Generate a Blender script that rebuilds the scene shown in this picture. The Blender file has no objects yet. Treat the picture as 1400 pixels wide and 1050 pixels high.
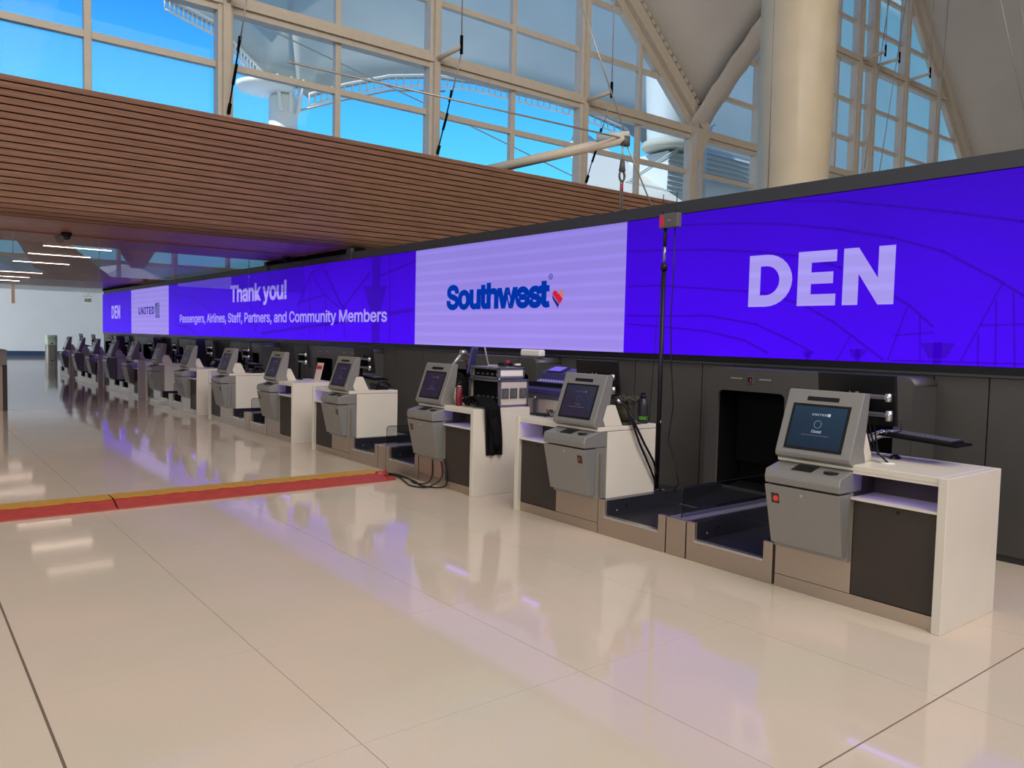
import bpy, math, random
from mathutils import Vector, Matrix
random.seed(7)
PI = math.pi
S = bpy.context.scene
COL = S.collection

# ------------------------------------------------------------------ camera
cd = bpy.data.cameras.new('camera'); cam = bpy.data.objects.new('camera', cd); COL.objects.link(cam)
yaw, pitch, roll, FPX = 0.668575529, -0.0580839929, 0.0229478674, 1079.694
w = Vector((math.sin(yaw)*math.cos(pitch), math.cos(yaw)*math.cos(pitch), math.sin(pitch)))
r0 = Vector((math.cos(yaw), -math.sin(yaw), 0)); u0 = r0.cross(w)
rr = r0*math.cos(roll)+u0*math.sin(roll); uu = -r0*math.sin(roll)+u0*math.cos(roll)
cam.matrix_world = Matrix(((rr.x, uu.x, -w.x, 0), (rr.y, uu.y, -w.y, 0), (rr.z, uu.z, -w.z, 1.7), (0, 0, 0, 1)))
cd.sensor_width = 36; cd.lens = FPX*36/1400; cd.clip_end = 500; cd.clip_start = 0.05
S.camera = cam

# ------------------------------------------------------------------ world / lights / exposure
wd = bpy.data.worlds.new('sky'); S.world = wd; wd.use_nodes = True
nt = wd.node_tree; nt.nodes.clear()
out = nt.nodes.new('ShaderNodeOutputWorld'); bg = nt.nodes.new('ShaderNodeBackground')
tc = nt.nodes.new('ShaderNodeTexCoord'); sx = nt.nodes.new('ShaderNodeSeparateXYZ'); cr = nt.nodes.new('ShaderNodeValToRGB')
nt.links.new(tc.outputs['Generated'], sx.inputs[0]); nt.links.new(sx.outputs['Z'], cr.inputs[0])
nt.links.new(cr.outputs[0], bg.inputs[0]); nt.links.new(bg.outputs[0], out.inputs[0])
e = cr.color_ramp.elements
e[0].position = 0.0; e[0].color = (0.30, 0.70, 0.95, 1)
e[1].position = 0.9; e[1].color = (0.02, 0.16, 0.62, 1)
for p_, c_ in ((0.20, (0.12, 0.66, 1.12, 1)), (0.36, (0.035, 0.30, 1.0, 1))):
    q = e.new(p_); q.color = c_
bg.inputs[1].default_value = 1.12
def light(name, typ, loc, target, energy, color, sx_=1, sy_=1, angle=None):
    l = bpy.data.lights.new(name, typ); o = bpy.data.objects.new(name, l); COL.objects.link(o)
    o.location = loc; o.rotation_euler = (Vector(target)-Vector(loc)).to_track_quat('-Z', 'Y').to_euler()
    l.energy = energy; l.color = color
    if typ == 'AREA': l.shape = 'RECTANGLE'; l.size = sx_; l.size_y = sy_
    if angle: l.angle = angle
    return o
light('sun', 'SUN', (-30, 20, 40), (-30+.75, 20+.05, 40-.62), 4.5, (1, .96, .9), angle=.01)
light('rear_fill', 'AREA', (6, -21, 20), (8, 10, 2), 7600, (1, .955, .91), 46, 8)  # added fill from behind the camera, in front of solid wall
light('side_fill', 'AREA', (-24, 2, 9), (6, 6, 1), 2500, (1, .955, .91), 30, 9)  # added fill from the left for the kiosk fronts; no window there
light('overhead_fill', 'AREA', (2, -6, 17), (3, 4, 0), 1500, (1, .93, .85), 10, 10)  # unseen overhead fill, added to brighten the floor
light('back_hall_fill', 'AREA', (-14, 41, 2.1), (4, 54.7, 2.2), 1500, (.97, .98, 1), 14, 3.2).data.spread = math.radians(95)  # added fill to lift the far wall, not a real opening
S.view_settings.view_transform = 'Standard'; S.view_settings.look = 'None'
S.view_settings.exposure = 0.0; S.view_settings.gamma = 1.0
S.view_settings.use_curve_mapping = False
S.cycles.max_bounces = 8; S.cycles.diffuse_bounces = 4; S.cycles.glossy_bounces = 4
S.cycles.transparent_max_bounces = 12; S.cycles.sample_clamp_indirect = 4.0
S.cycles.use_denoising = True

# ------------------------------------------------------------------ materials
def s2l(c):
    return tuple(((v/255)/12.92 if v/255 <= .04045 else ((v/255+.055)/1.055)**2.4) for v in c)
def mat(name, col, rough=.5, metal=0, spec=.5, noise=0, nscale=8, bump=0, bscale=60, stretch=None, coat=0):
    m = bpy.data.materials.new(name); m.use_nodes = True; t = m.node_tree; b = t.nodes['Principled BSDF']
    b.inputs['Base Color'].default_value = (*col, 1); b.inputs['Roughness'].default_value = rough
    b.inputs['Metallic'].default_value = metal; b.inputs['Specular IOR Level'].default_value = spec
    b.inputs['Coat Weight'].default_value = coat
    tcn = t.nodes.new('ShaderNodeTexCoord'); mp = t.nodes.new('ShaderNodeMapping'); t.links.new(tcn.outputs['Object'], mp.inputs[0])
    if stretch: mp.inputs['Scale'].default_value = stretch
    if noise:
        n = t.nodes.new('ShaderNodeTexNoise'); n.inputs['Scale'].default_value = nscale; n.inputs['Detail'].default_value = 5
        t.links.new(mp.outputs[0], n.inputs[0])
        rp = t.nodes.new('ShaderNodeValToRGB'); t.links.new(n.outputs[0], rp.inputs[0])
        rp.color_ramp.elements[0].position = .3; rp.color_ramp.elements[1].position = .7
        rp.color_ramp.elements[0].color = (*[v*(1-noise) for v in col], 1); rp.color_ramp.elements[1].color = (*[min(1, v*(1+noise)) for v in col], 1)
        t.links.new(rp.outputs[0], b.inputs['Base Color'])
    if bump:
        n = t.nodes.new('ShaderNodeTexNoise'); n.inputs['Scale'].default_value = bscale; t.links.new(mp.outputs[0], n.inputs[0])
        bp = t.nodes.new('ShaderNodeBump'); bp.inputs['Strength'].default_value = bump; bp.inputs['Distance'].default_value = .002
        t.links.new(n.outputs[0], bp.inputs['Height']); t.links.new(bp.outputs[0], b.inputs['Normal'])
    return m
def emit(name, col, st=1.0):
    m = bpy.data.materials.new(name); m.use_nodes = True; t = m.node_tree; b = t.nodes['Principled BSDF']
    b.inputs['Base Color'].default_value = (.01, .01, .01, 1); b.inputs['Roughness'].default_value = .4
    b.inputs['Emission Color'].default_value = (*col, 1); b.inputs['Emission Strength'].default_value = st
    return m
def glassm(name, tint, gloss, rough=0.0):
    m = bpy.data.materials.new(name); m.use_nodes = True; t = m.node_tree; t.nodes.clear()
    o = t.nodes.new('ShaderNodeOutputMaterial'); mx = t.nodes.new('ShaderNodeMixShader'); tr = t.nodes.new('ShaderNodeBsdfTransparent')
    g = t.nodes.new('ShaderNodeBsdfGlossy'); g.inputs['Roughness'].default_value = rough
    tr.inputs[0].default_value = (*tint, 1); mx.inputs[0].default_value = gloss
    t.links.new(tr.outputs[0], mx.inputs[1]); t.links.new(g.outputs[0], mx.inputs[2]); t.links.new(mx.outputs[0], o.inputs[0])
    return m
white = mat('solid_surface_white', (.65, .605, .515), .35, noise=.03, nscale=3)
whiteside = white
steel = mat('brushed_steel', (.45, .37, .295), .34, .75, noise=.05, nscale=30, stretch=(1, 1, 30))
silver = mat('silver_paint', (.255, .25, .232), .42, .35, noise=.04, nscale=200, bump=.1, bscale=400)
silver2 = mat('silver_trim', (.6, .6, .58), .25, .8)
darkdoor = mat('dark_laminate', (.043, .033, .027), .55, spec=.3, noise=.06, nscale=6)
darkgrey = mat('wall_panel_grey', (.062, .060, .055), .5, noise=.05, nscale=2)
framegrey = mat('frame_grey', (.034, .036, .043), .5)
black = mat('black_plastic', (.007, .007, .008), .4, spec=.3)
blackm = mat('black_matte', (.004, .004, .004), .9, spec=.1)
rubber = mat('belt_rubber', (.010, .010, .012), .55, bump=.3, bscale=300)
darkgloss = mat('dark_gloss_guard', (.02, .02, .028), .18)
mullm = mat('mullion_paint', (.60, .53, .43), .45, noise=.04, nscale=4)
concrete = mat('column_paint', (.60, .515, .37), .5, noise=.05, nscale=1.2, coat=.1)
fabric = mat('roof_fabric', (.62, .59, .545), .9, noise=.06, nscale=.35, spec=.1)
tentm = mat('tent_fabric', (.70, .72, .68), .8, noise=.05, nscale=.3)
def translucent(m, f):
    t = m.node_tree; b = t.nodes['Principled BSDF']; o = [n for n in t.nodes if n.type == 'OUTPUT_MATERIAL'][0]
    tr = t.nodes.new('ShaderNodeBsdfTranslucent'); tr.inputs[0].default_value = (.62, .60, .53, 1); mx = t.nodes.new('ShaderNodeMixShader'); mx.inputs[0].default_value = f
    t.links.new(b.outputs[0], mx.inputs[1]); t.links.new(tr.outputs[0], mx.inputs[2]); t.links.new(mx.outputs[0], o.inputs[0])
translucent(tentm, .5)
whitem = mat('white_enamel', (.8, .78, .72), .45)
wallwhite = mat('far_wall_white', (.60, .66, .72), .6, noise=.02, nscale=1)
redp = mat('red_bottle', s2l((100, 8, 20)), .35)
redplas = mat('red_polyurethane', s2l((160, 58, 46)), .4, noise=.12, nscale=14, bump=.3, bscale=90)
yelplas = mat('yellow_polyurethane', s2l((180, 138, 52)), .5, noise=.12, nscale=20, bump=.3, bscale=70)
cloth = mat('black_cloth', (.006, .006, .007), .95, spec=.1, bump=.4, bscale=500)
camo = mat('camouflage_canvas', (.045, .04, .026), .9, noise=.55, nscale=22)
navy = mat('mixer_navy', (.05, .045, .16), .35)
caselam = mat('case_laminate_white', (.55, .48, .42), .5, noise=.05, nscale=10)
alu = mat('case_aluminium', (.30, .30, .36), .3, .8)
hard = mat('soffit_gloss_wood', (.40, .165, .105), .33, noise=.25, nscale=3, stretch=(.6, 14, 14))
wood = mat('slat_wood', (.285, .155, .102), .45, noise=.3, nscale=2.5, stretch=(.7, 26, 26), spec=.3)
jointm = mat('floor_joint', (.16, .12, .08), .6)
greenw = mat('pale_green_plastic', (.45, .55, .45), .4)
bluebase = mat('navy_baseboard', (.02, .05, .11), .5)
steelgrey = mat('louvre_metal', (.52, .58, .62), .5)
ropem = mat('cable_steel', (.45, .42, .38), .4, .5)
redmark = mat('red_label', s2l((200, 40, 70)), .5)
boxgrey = mat('transmitter_grey', (.10, .10, .095), .5)
redbtn = emit('scanner_red', (.65, .03, .02), .8)
dimred = mat('scanner_dark_red', (.16, .03, .02), .4)
paper = mat('sign_paper', (.62, .5, .48), .6)
greenglow = emit('bottle_green_ink_glow', s2l((110, 200, 40)), .35)  # printed letters given a faint glow of their own
purpM = None
def screenmat(name, lo, hi, z0, z1, band=0, mott=.06):
    m = bpy.data.materials.new(name); m.use_nodes = True; t = m.node_tree; b = t.nodes['Principled BSDF']
    b.inputs['Base Color'].default_value = (.004, .004, .004, 1); b.inputs['Roughness'].default_value = .5; b.inputs['Specular IOR Level'].default_value = .05
    g = t.nodes.new('ShaderNodeNewGeometry'); s = t.nodes.new('ShaderNodeSeparateXYZ'); t.links.new(g.outputs['Position'], s.inputs[0])
    mr = t.nodes.new('ShaderNodeMapRange'); mr.inputs[1].default_value = z0; mr.inputs[2].default_value = z1; t.links.new(s.outputs[2], mr.inputs[0])
    rp = t.nodes.new('ShaderNodeValToRGB'); rp.color_ramp.elements[0].color = (*lo, 1); rp.color_ramp.elements[1].color = (*hi, 1)
    t.links.new(mr.outputs[0], rp.inputs[0]); src = rp.outputs[0]
    n = t.nodes.new('ShaderNodeTexNoise'); n.inputs['Scale'].default_value = .9; t.links.new(g.outputs['Position'], n.inputs[0])
    mm = t.nodes.new('ShaderNodeMapRange'); mm.inputs[3].default_value = 1-mott*2; mm.inputs[4].default_value = 1+mott*2; t.links.new(n.outputs[0], mm.inputs[0])
    fac = mm.outputs[0]
    if band:
        wv = t.nodes.new('ShaderNodeTexWave'); wv.bands_direction = 'Z'; wv.inputs['Scale'].default_value = 1.9; wv.inputs['Distortion'].default_value = .15
        t.links.new(g.outputs['Position'], wv.inputs[0])
        m2 = t.nodes.new('ShaderNodeMapRange'); m2.inputs[1].default_value = .55; m2.inputs[3].default_value = 1.0; m2.inputs[4].default_value = 1+band; t.links.new(wv.outputs[1], m2.inputs[0])
        mu = t.nodes.new('ShaderNodeMath'); mu.operation = 'MULTIPLY'; t.links.new(fac, mu.inputs[0]); t.links.new(m2.outputs[0], mu.inputs[1]); fac = mu.outputs[0]
    t.links.new(src, b.inputs['Emission Color']); t.links.new(fac, b.inputs['Emission Strength'])
    return m
scr_purple = screenmat('screen_violet', s2l((72, 0, 250)), s2l((56, 0, 196)), 1.56, 3.12)
scr_light = screenmat('screen_lavender', s2l((158, 138, 232)), s2l((142, 128, 218)), 1.56, 3.12, band=.12, mott=.02)
scr_text = screenmat('screen_lettering', s2l((168, 154, 238)), s2l((162, 148, 232)), 1.56, 3.12, band=.1, mott=.01)
scr_dark = screenmat('screen_picture_lines', s2l((58, 0, 200)), s2l((48, 0, 165)), 1.56, 3.12)
scr_blue = emit('screen_blue', s2l((0, 50, 160)))
scr_navy = emit('screen_navy', s2l((20, 24, 120)))
scr_red = emit('screen_red', s2l((200, 10, 50)))
scr_org = emit('screen_orange', s2l((200, 120, 90)))
winglass = glassm('window_glass', (.93, .985, .98), .004)
curtglass = glassm('curtain_glass', (.90, .92, .92), .17)
smoked = glassm('divider_glass', (.78, .79, .82), .02)
ledstrip = emit('led_strip_violet', s2l((130, 110, 255)), 6)
lampm = emit('linear_lamp', (1, .74, .62), 13)

# floor terrazzo
def terrazzo():
    m = mat('terrazzo', (.56, .48, .385), .065, spec=.5); t = m.node_tree; b = t.nodes['Principled BSDF']
    g = t.nodes.new('ShaderNodeNewGeometry')
    n1 = t.nodes.new('ShaderNodeTexNoise'); n1.inputs['Scale'].default_value = 1.1; t.links.new(g.outputs['Position'], n1.inputs[0])
    r1 = t.nodes.new('ShaderNodeValToRGB'); t.links.new(n1.outputs[0], r1.inputs[0])
    r1.color_ramp.elements[0].position = .35; r1.color_ramp.elements[1].position = .65
    r1.color_ramp.elements[0].color = (.58, .51, .405, 1); r1.color_ramp.elements[1].color = (.63, .52, .425, 1)
    v = t.nodes.new('ShaderNodeTexNoise'); v.inputs['Scale'].default_value = 220; v.inputs['Detail'].default_value = 1; t.links.new(g.outputs['Position'], v.inputs[0])
    r2 = t.nodes.new('ShaderNodeValToRGB'); t.links.new(v.outputs[0], r2.inputs[0])
    r2.color_ramp.elements[0].position = .3; r2.color_ramp.elements[0].color = (.86, .86, .85, 1)
    r2.color_ramp.elements[1].position = .5; r2.color_ramp.elements[1].color = (1, 1, 1, 1)
    q = r2.color_ramp.elements.new(.74); q.color = (1.0, 1.0, 1.0, 1); q = r2.color_ramp.elements.new(.78); q.color = (1.4, 1.42, 1.5, 1)
    mx = t.nodes.new('ShaderNodeMix'); mx.data_type = 'RGBA'; mx.blend_type = 'MULTIPLY'; mx.inputs[0].default_value = 1
    t.links.new(r1.outputs[0], mx.inputs[6]); t.links.new(r2.outputs[0], mx.inputs[7]); t.links.new(mx.outputs[2], b.inputs['Base Color'])
    return m
terra = terrazzo()

# ------------------------------------------------------------------ mesh helpers
class MB:
    def __init__(s): s.v = []; s.f = []; s.sm = []
    def add(s, vs, fs, smooth=False):
        n = len(s.v); s.v += [tuple(v) for v in vs]; s.f += [tuple(i+n for i in f) for f in fs]; s.sm += [smooth]*len(fs); return s
    def box(s, x0, x1, y0, y1, z0, z1):
        return s.add([(x0, y0, z0), (x1, y0, z0), (x1, y1, z0), (x0, y1, z0), (x0, y0, z1), (x1, y0, z1), (x1, y1, z1), (x0, y1, z1)],
                     [(0, 3, 2, 1), (4, 5, 6, 7), (0, 1, 5, 4), (1, 2, 6, 5), (2, 3, 7, 6), (3, 0, 4, 7)])
    def prism(s, pts, axis, a, b):
        """pts: 2-D outline in the two axes other than `axis`, extruded from a to b"""
        def P(p, t):
            return {'x': (t, p[0], p[1]), 'y': (p[0], t, p[1]), 'z': (p[0], p[1], t)}[axis]
        n = len(pts); vs = [P(p, a) for p in pts]+[P(p, b) for p in pts]
        return s.add(vs, [tuple(range(n))[::-1], tuple(range(n, 2*n))]+[(i, (i+1) % n, (i+1) % n+n, i+n) for i in range(n)])
    def tube(s, pts, r, n=8, r2=None, caps=True):
        pts = [Vector(p) for p in pts]; vs = []; m = len(pts); up = None
        for i, p in enumerate(pts):
            d = (pts[min(i+1, m-1)]-pts[max(i-1, 0)]).normalized()
            if up is None: up = d.orthogonal().normalized()
            up = (up-d*up.dot(d)); up = up.normalized() if up.length > 1e-6 else d.orthogonal().normalized()
            sd = d.cross(up); rad = r if r2 is None else r+(r2-r)*i/(m-1)
            vs += [p+(up*math.cos(2*PI*k/n)+sd*math.sin(2*PI*k/n))*rad for k in range(n)]
        fs = [(i*n+k, i*n+(k+1) % n, (i+1)*n+(k+1) % n, (i+1)*n+k) for i in range(m-1) for k in range(n)]
        s.add(vs, fs, True)
        if caps:
            b = len(s.v)-len(vs); s.f += [tuple(b+k for k in range(n))[::-1], tuple(b+(m-1)*n+k for k in range(n))]; s.sm += [False, False]
        return s
    def lathe(s, prof, c=(0, 0, 0), n=20):
        vs = []; m = len(prof)
        for (r, z) in prof: vs += [(c[0]+r*math.cos(2*PI*k/n), c[1]+r*math.sin(2*PI*k/n), c[2]+z) for k in range(n)]
        fs = [(i*n+k, i*n+(k+1) % n, (i+1)*n+(k+1) % n, (i+1)*n+k) for i in range(m-1) for k in range(n)]
        s.add(vs, fs, True); b = len(s.v)-len(vs); s.f += [tuple(b+k for k in range(n))[::-1], tuple(b+(m-1)*n+k for k in range(n))]; s.sm += [False, False]
        return s
    def grid(s, fn, nu, nv, smooth=True):
        vs = [fn(i/nu, j/nv) for i in range(nu+1) for j in range(nv+1)]
        return s.add(vs, [(i*(nv+1)+j, (i+1)*(nv+1)+j, (i+1)*(nv+1)+j+1, i*(nv+1)+j+1) for i in range(nu) for j in range(nv)], smooth)
def rot(mb, c, ax, ang):
    R_ = Matrix.Rotation(ang, 3, ax); c = Vector(c); mb.v = [tuple(R_ @ (Vector(v)-c)+c) for v in mb.v]; return mb
def obj(name, mb, m, parent=None, bev=0, loc=None, solid=0):
    me = bpy.data.meshes.new(name); me.from_pydata(mb.v, [], mb.f); me.update()
    me.polygons.foreach_set('use_smooth', mb.sm); me.materials.append(m)
    o = bpy.data.objects.new(name, me); COL.objects.link(o)
    if parent: o.parent = parent
    if loc: o.location = loc
    if solid:
        k = o.modifiers.new('solid', 'SOLIDIFY'); k.thickness = solid
    if bev:
        k = o.modifiers.new('bevel', 'BEVEL'); k.width = bev; k.segments = 2; k.limit_method = 'ANGLE'
    return o
def tag(o, label=None, cat=None, group=None, kind=None):
    if label: o['label'] = label
    if cat: o['category'] = cat
    if group: o['group'] = group
    if kind: o['kind'] = kind
    return o
def thing(name, label, cat, loc=(0, 0, 0), group=None, kind=None):
    o = bpy.data.objects.new(name, None); COL.objects.link(o); o.location = loc; o.empty_display_size = .1
    return tag(o, label, cat, group, kind)
def struct(name, mb, m, label, cat='wall', **k):
    return tag(obj(name, mb, m, **k), label, cat, kind='structure')
def dup(root, loc, label=None, group=None):
    r = root.copy(); COL.objects.link(r); r.location = loc
    if label: r['label'] = label
    if group: r['group'] = group
    for ch in root.children:
        c = ch.copy(); COL.objects.link(c); c.parent = r
        for g in ch.children:
            d = g.copy(); COL.objects.link(d); d.parent = c
    return r
import os
try:
    FONT = bpy.data.fonts.load(os.path.join(bpy.utils.system_resource('DATAFILES'), 'fonts', 'Inter.woff2'))
except Exception:
    FONT = None
def text(name, s, m, parent, org, xd, yd, wid, hei, bold=0.0, space=1.0):
    """flat lettering fitted to wid x hei, lower-left corner at org, along xd / yd"""
    cu = bpy.data.curves.new('t', 'FONT'); cu.body = s; cu.bevel_depth = bold*.8; cu.bevel_resolution = 0
    if FONT: cu.font = FONT
    cu.space_character = space; cu.resolution_u = 4
    to = bpy.data.objects.new('t', cu); COL.objects.link(to)
    bpy.context.view_layer.update()
    me = bpy.data.meshes.new_from_object(to.evaluated_get(bpy.context.evaluated_depsgraph_get()))
    bpy.data.objects.remove(to); bpy.data.curves.remove(cu)
    xs = [v.co.x for v in me.vertices]; ys = [v.co.y for v in me.vertices]
    x0, x1, y0, y1 = min(xs), max(xs), min(ys), max(ys)
    org, xd, yd = Vector(org), Vector(xd).normalized(), Vector(yd).normalized()
    for v in me.vertices:
        v.co = org+xd*((v.co.x-x0)/(x1-x0)*wid)+yd*((v.co.y-y0)/(y1-y0)*hei)
    me.materials.clear(); me.materials.append(m); me.name = name
    o = bpy.data.objects.new(name, me); COL.objects.link(o)
    if parent: o.parent = parent
    return o

# ================================================================== SETTING
# ---- floor: tiles with recessed joints
XJ = [-3.22, -1.98, -.73, .507, 1.516, 2.76, 4.0, 5.262, 6.5, 7.4]
YJ = [-2.05, -.82, .405, 1.635, 2.87, 4.086, 6.35, 7.56, 8.7, 9.85, 11.13, 12.36, 13.6, 14.83, 16.06]
fl = struct('floor', MB().box(-26, 64, -23, 55, -.3, -.004), jointm, 'polished beige terrazzo floor tiles with fine dark joints', 'floor')
for i in range(len(XJ)-1):
    for j in range(len(YJ)-1):
        g0 = .012 if abs(XJ[i]-.507) < .01 else .0028; g1 = .012 if abs(XJ[i+1]-.507) < .01 else .0028
        h0 = .009 if abs(YJ[j]-1.635) < .01 else .0028; h1 = .009 if abs(YJ[j+1]-1.635) < .01 else .0028
        obj('floor_tile', MB().box(XJ[i]+g0/2, XJ[i+1]-g1/2, YJ[j]+h0/2, YJ[j+1]-h1/2, -.003, 0), terra, fl)
mb = MB(); y = 16.06; yl = []
while y < 54.8: yl.append(y); y += 1.235
yl.append(55.0)
xl = [-26, -20, -15, -10, -6.9, -5.7, -4.45]+XJ+[9, 10.3, 11.6, 13]
for i in range(len(xl)-1):
    for j in range(len(yl)-1): mb.box(xl[i]+.0015, xl[i+1]-.0015, yl[j]+.0015, yl[j+1]-.0015, -.003, 0)
mb.box(-26, -3.22, -23, 16.06, -.003, 0); mb.box(-3.22, 7.4, -23, -2.05, -.003, 0); mb.box(7.4, 64, -23, 16.06, -.003, 0); mb.box(13, 64, 16.06, 55, -.003, 0)
tag(obj('floor_tile_field', mb, terra, fl), kind='stuff')

# ---- display wall (wall_right)
wr = struct('wall_right', MB().box(7.0, 7.28, -3.0, 36.2, 0, 3.26), framegrey, 'long charcoal partition wall carrying the video screen', 'wall')
obj('top_frame', MB().box(6.955, 7.30, -3.0, 13.9, 3.125, 3.262), framegrey, wr, bev=.004)
obj('soffit_header', MB().box(7.0, 7.3, 13.9, 36.4, 3.255, 3.36), blackm, wr)
obj('frame_post', MB().box(6.93, 7.0, 13.82, 14.0, 3.125, 3.345), framegrey, wr)
obj('lower_bezel', MB().box(6.965, 7.0, -3.0, 36.2, 1.492, 1.557), black, wr)
obj('ledge_trim', MB().box(6.945, 7.0, -3.0, 35.4, 1.470, 1.492), framegrey, wr)
obj('kick_board', MB().box(6.992, 7.0, -3.0, 35.4, 0, .052), framegrey, wr)
PER = 4.77
cuts = sorted(set([-3.0]+[round(b+k*PER, 3) for k in range(-2, 8) for b in (1.70, 2.61, 3.04, 5.05, 5.48)]+[35.4]))
cuts = [c for c in cuts if -3.0 <= c <= 35.4]
for a, b in zip(cuts[:-1], cuts[1:]):
    if b-a > .05: obj('wall_panel', MB().box(6.975, 7.0, a+.006, b-.006, .056, 1.466), darkgrey, wr)

# ---- video wall
X0 = 6.96
vw = thing('video_wall', 'long violet LED video wall thanking passengers above the counters', 'screen', (7, 16, 1.5))
vw.location = (0, 0, 0)
def panel(name, y0, y1, m): return obj(name, MB().box(X0, 6.999, y0+.002, y1-.002, 1.559, 3.118), m, vw)
p_den = panel('screen_panel', -3.0, 6.66, scr_purple); p_sw = panel('screen_panel', 6.66, 11.485, scr_light)
p_ty = panel('screen_panel', 11.485, 26.38, scr_purple); p_un = panel('screen_panel', 26.38, 31.28, scr_light); p_d2 = panel('screen_panel', 31.28, 36.2, scr_purple)
for p_, l_ in ((p_den, 'violet section with white airport code letters and arch picture'), (p_sw, 'pale lavender section with dark blue lettering'), (p_ty, 'violet section with thank-you message'), (p_un, 'pale lavender section with navy lettering and square emblem'), (p_d2, 'violet section at the far end with airport code letters')): p_['label'] = l_
def stxt(s, m, par, yl_, yr_, z0, z1, bold=0.0, sp=1.0, name='lettering'):
    return text(name, s, m, par, (X0-.004, yl_, z0), (0, -1, 0), (0, 0, 1), yl_-yr_, z1-z0, bold, sp)
# airport code built from outlines (heavy geometric letters)
def poly(name, pts, m, par, dx=.004, holes=False):
    cu = bpy.data.curves.new('p', 'CURVE'); cu.dimensions = '2D'; cu.fill_mode = 'BOTH'
    for L in (pts if holes else [pts]):
        sp = cu.splines.new('POLY'); sp.points.add(len(L)-1); sp.use_cyclic_u = True
        for q, (a, b) in zip(sp.points, L): q.co = (a, b, 0, 1)
    to = bpy.data.objects.new('p', cu); COL.objects.link(to); bpy.context.view_layer.update()
    me = bpy.data.meshes.new_from_object(to.evaluated_get(bpy.context.evaluated_depsgraph_get()))
    bpy.data.objects.remove(to); bpy.data.curves.remove(cu)
    for v in me.vertices: v.co = Vector((X0-dx, v.co.x, v.co.y))
    me.materials.clear(); me.materials.append(m); me.name = name
    o = bpy.data.objects.new(name, me); COL.objects.link(o); o.parent = par
    return o
def den(par, yl_, yr_, z0, z1):
    W_ = yl_-yr_; H_ = z1-z0
    A = lambda L: [(yl_-a*W_, z0+b*H_) for a, b in L]
    half = lambda x0, x1, r0_, r1_, n: [(x0+(x1-x0)*math.sin(PI*i/n), .5+.5*(r1_)*math.cos(PI*i/n)) for i in range(n+1)]
    D = [(0, 1), (.135, 1)]+half(.135, .33, 0, 1, 14)[1:-1]+[(.135, 0), (0, 0)]
    Dh = [(.09, .78), (.135, .78)]+half(.135, .235, 0, .56, 12)[1:-1]+[(.135, .22), (.09, .22)]
    poly('lettering', [A(D), A(Dh)], scr_text, par, holes=True)
    E = [(.37, 0), (.37, 1), (.635, 1), (.635, .79), (.465, .79), (.465, .61), (.615, .61), (.615, .40), (.465, .40), (.465, .21), (.635, .21), (.635, 0)]
    poly('lettering', A(E), scr_text, par)
    N = [(.68, 0), (.68, 1), (.775, 1), (.90, .46), (.90, 1), (1, 1), (1, 0), (.905, 0), (.78, .54), (.78, 0)]
    poly('lettering', A(N), scr_text, par)
den(p_den, 4.915, 3.415, 2.075, 2.595); den(p_d2, 34.5, 33.02, 2.10, 2.61)
stxt('Southwest', scr_blue, p_sw, 10.53, 8.03, 2.115, 2.51, .05, .93)
stxt('®', scr_blue, p_sw, 8.07, 7.98, 2.49, 2.57, 0)
def heart(sc, cy, cz, n=28):
    L = []
    for i in range(n):
        t = 2*PI*i/n; L.append((cy-sc*16*math.sin(t)**3/16, cz+sc*1.18*(13*math.cos(t)-5*math.cos(2*t)-2*math.cos(3*t)-math.cos(4*t))/16))
    return L
def clip(L, n_, d):
    o_ = []
    for i in range(len(L)):
        a, b = L[i], L[(i+1) % len(L)]; da = a[0]*n_[0]+a[1]*n_[1]-d; db = b[0]*n_[0]+b[1]*n_[1]-d
        if da >= 0: o_.append(a)
        if (da >= 0) != (db >= 0):
            t = da/(da-db); o_.append((a[0]+(b[0]-a[0])*t, a[1]+(b[1]-a[1])*t))
    return o_
cy, cz = 7.872, 2.245; H_ = heart(.115, cy, cz)
nn = (-.66, .75); base = cy*nn[0]+cz*nn[1]
for m_, lo, hi, l_ in ((scr_navy, -9, -.045, 'navy lower band of the heart'), (scr_red, -.036, .055, 'red middle band of the heart'), (scr_org, .064, 9, 'orange tip of the heart')):
    L = clip(clip(H_, nn, base+lo), (-nn[0], -nn[1]), -(base+hi)) if lo > -8 else clip(H_, (-nn[0], -nn[1]), -(base+hi))
    if len(L) > 2: poly('heart_emblem', L, m_, p_sw)['label'] = l_
stxt('Thank you!', scr_text, p_ty, 20.62, 16.95, 2.34, 2.88, .034, .97)
stxt('Passengers, Airlines, Staff, Partners, and Community Members', scr_text, p_ty, 25.15, 12.43, 1.87, 2.185, .020, .98)
stxt('UNITED', scr_navy, p_un, 30.22, 28.1, 2.22, 2.475, .03, 1.15)
poly('square_emblem', [(27.98, 2.09), (27.98, 2.59), (27.44, 2.59), (27.44, 2.09)], scr_navy, p_un)
for k in range(4):
    c_ = [(27.98-.54*(1-math.cos(t)*(.95-.2*k)), 2.09+.5*math.sin(t)*(.95-.2*k)) for t in [i*PI/2/8 for i in range(9)]]
    c2 = [(27.98-.54*(1-math.cos(t)*(.89-.2*k)), 2.09+.5*math.sin(t)*(.89-.2*k)) for t in [i*PI/2/8 for i in range(9)]]
    poly('emblem_line', [(a, b) for a, b in c_]+[(a, b) for a, b in c2[::-1]], scr_light, p_un, dx=.006)
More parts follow.
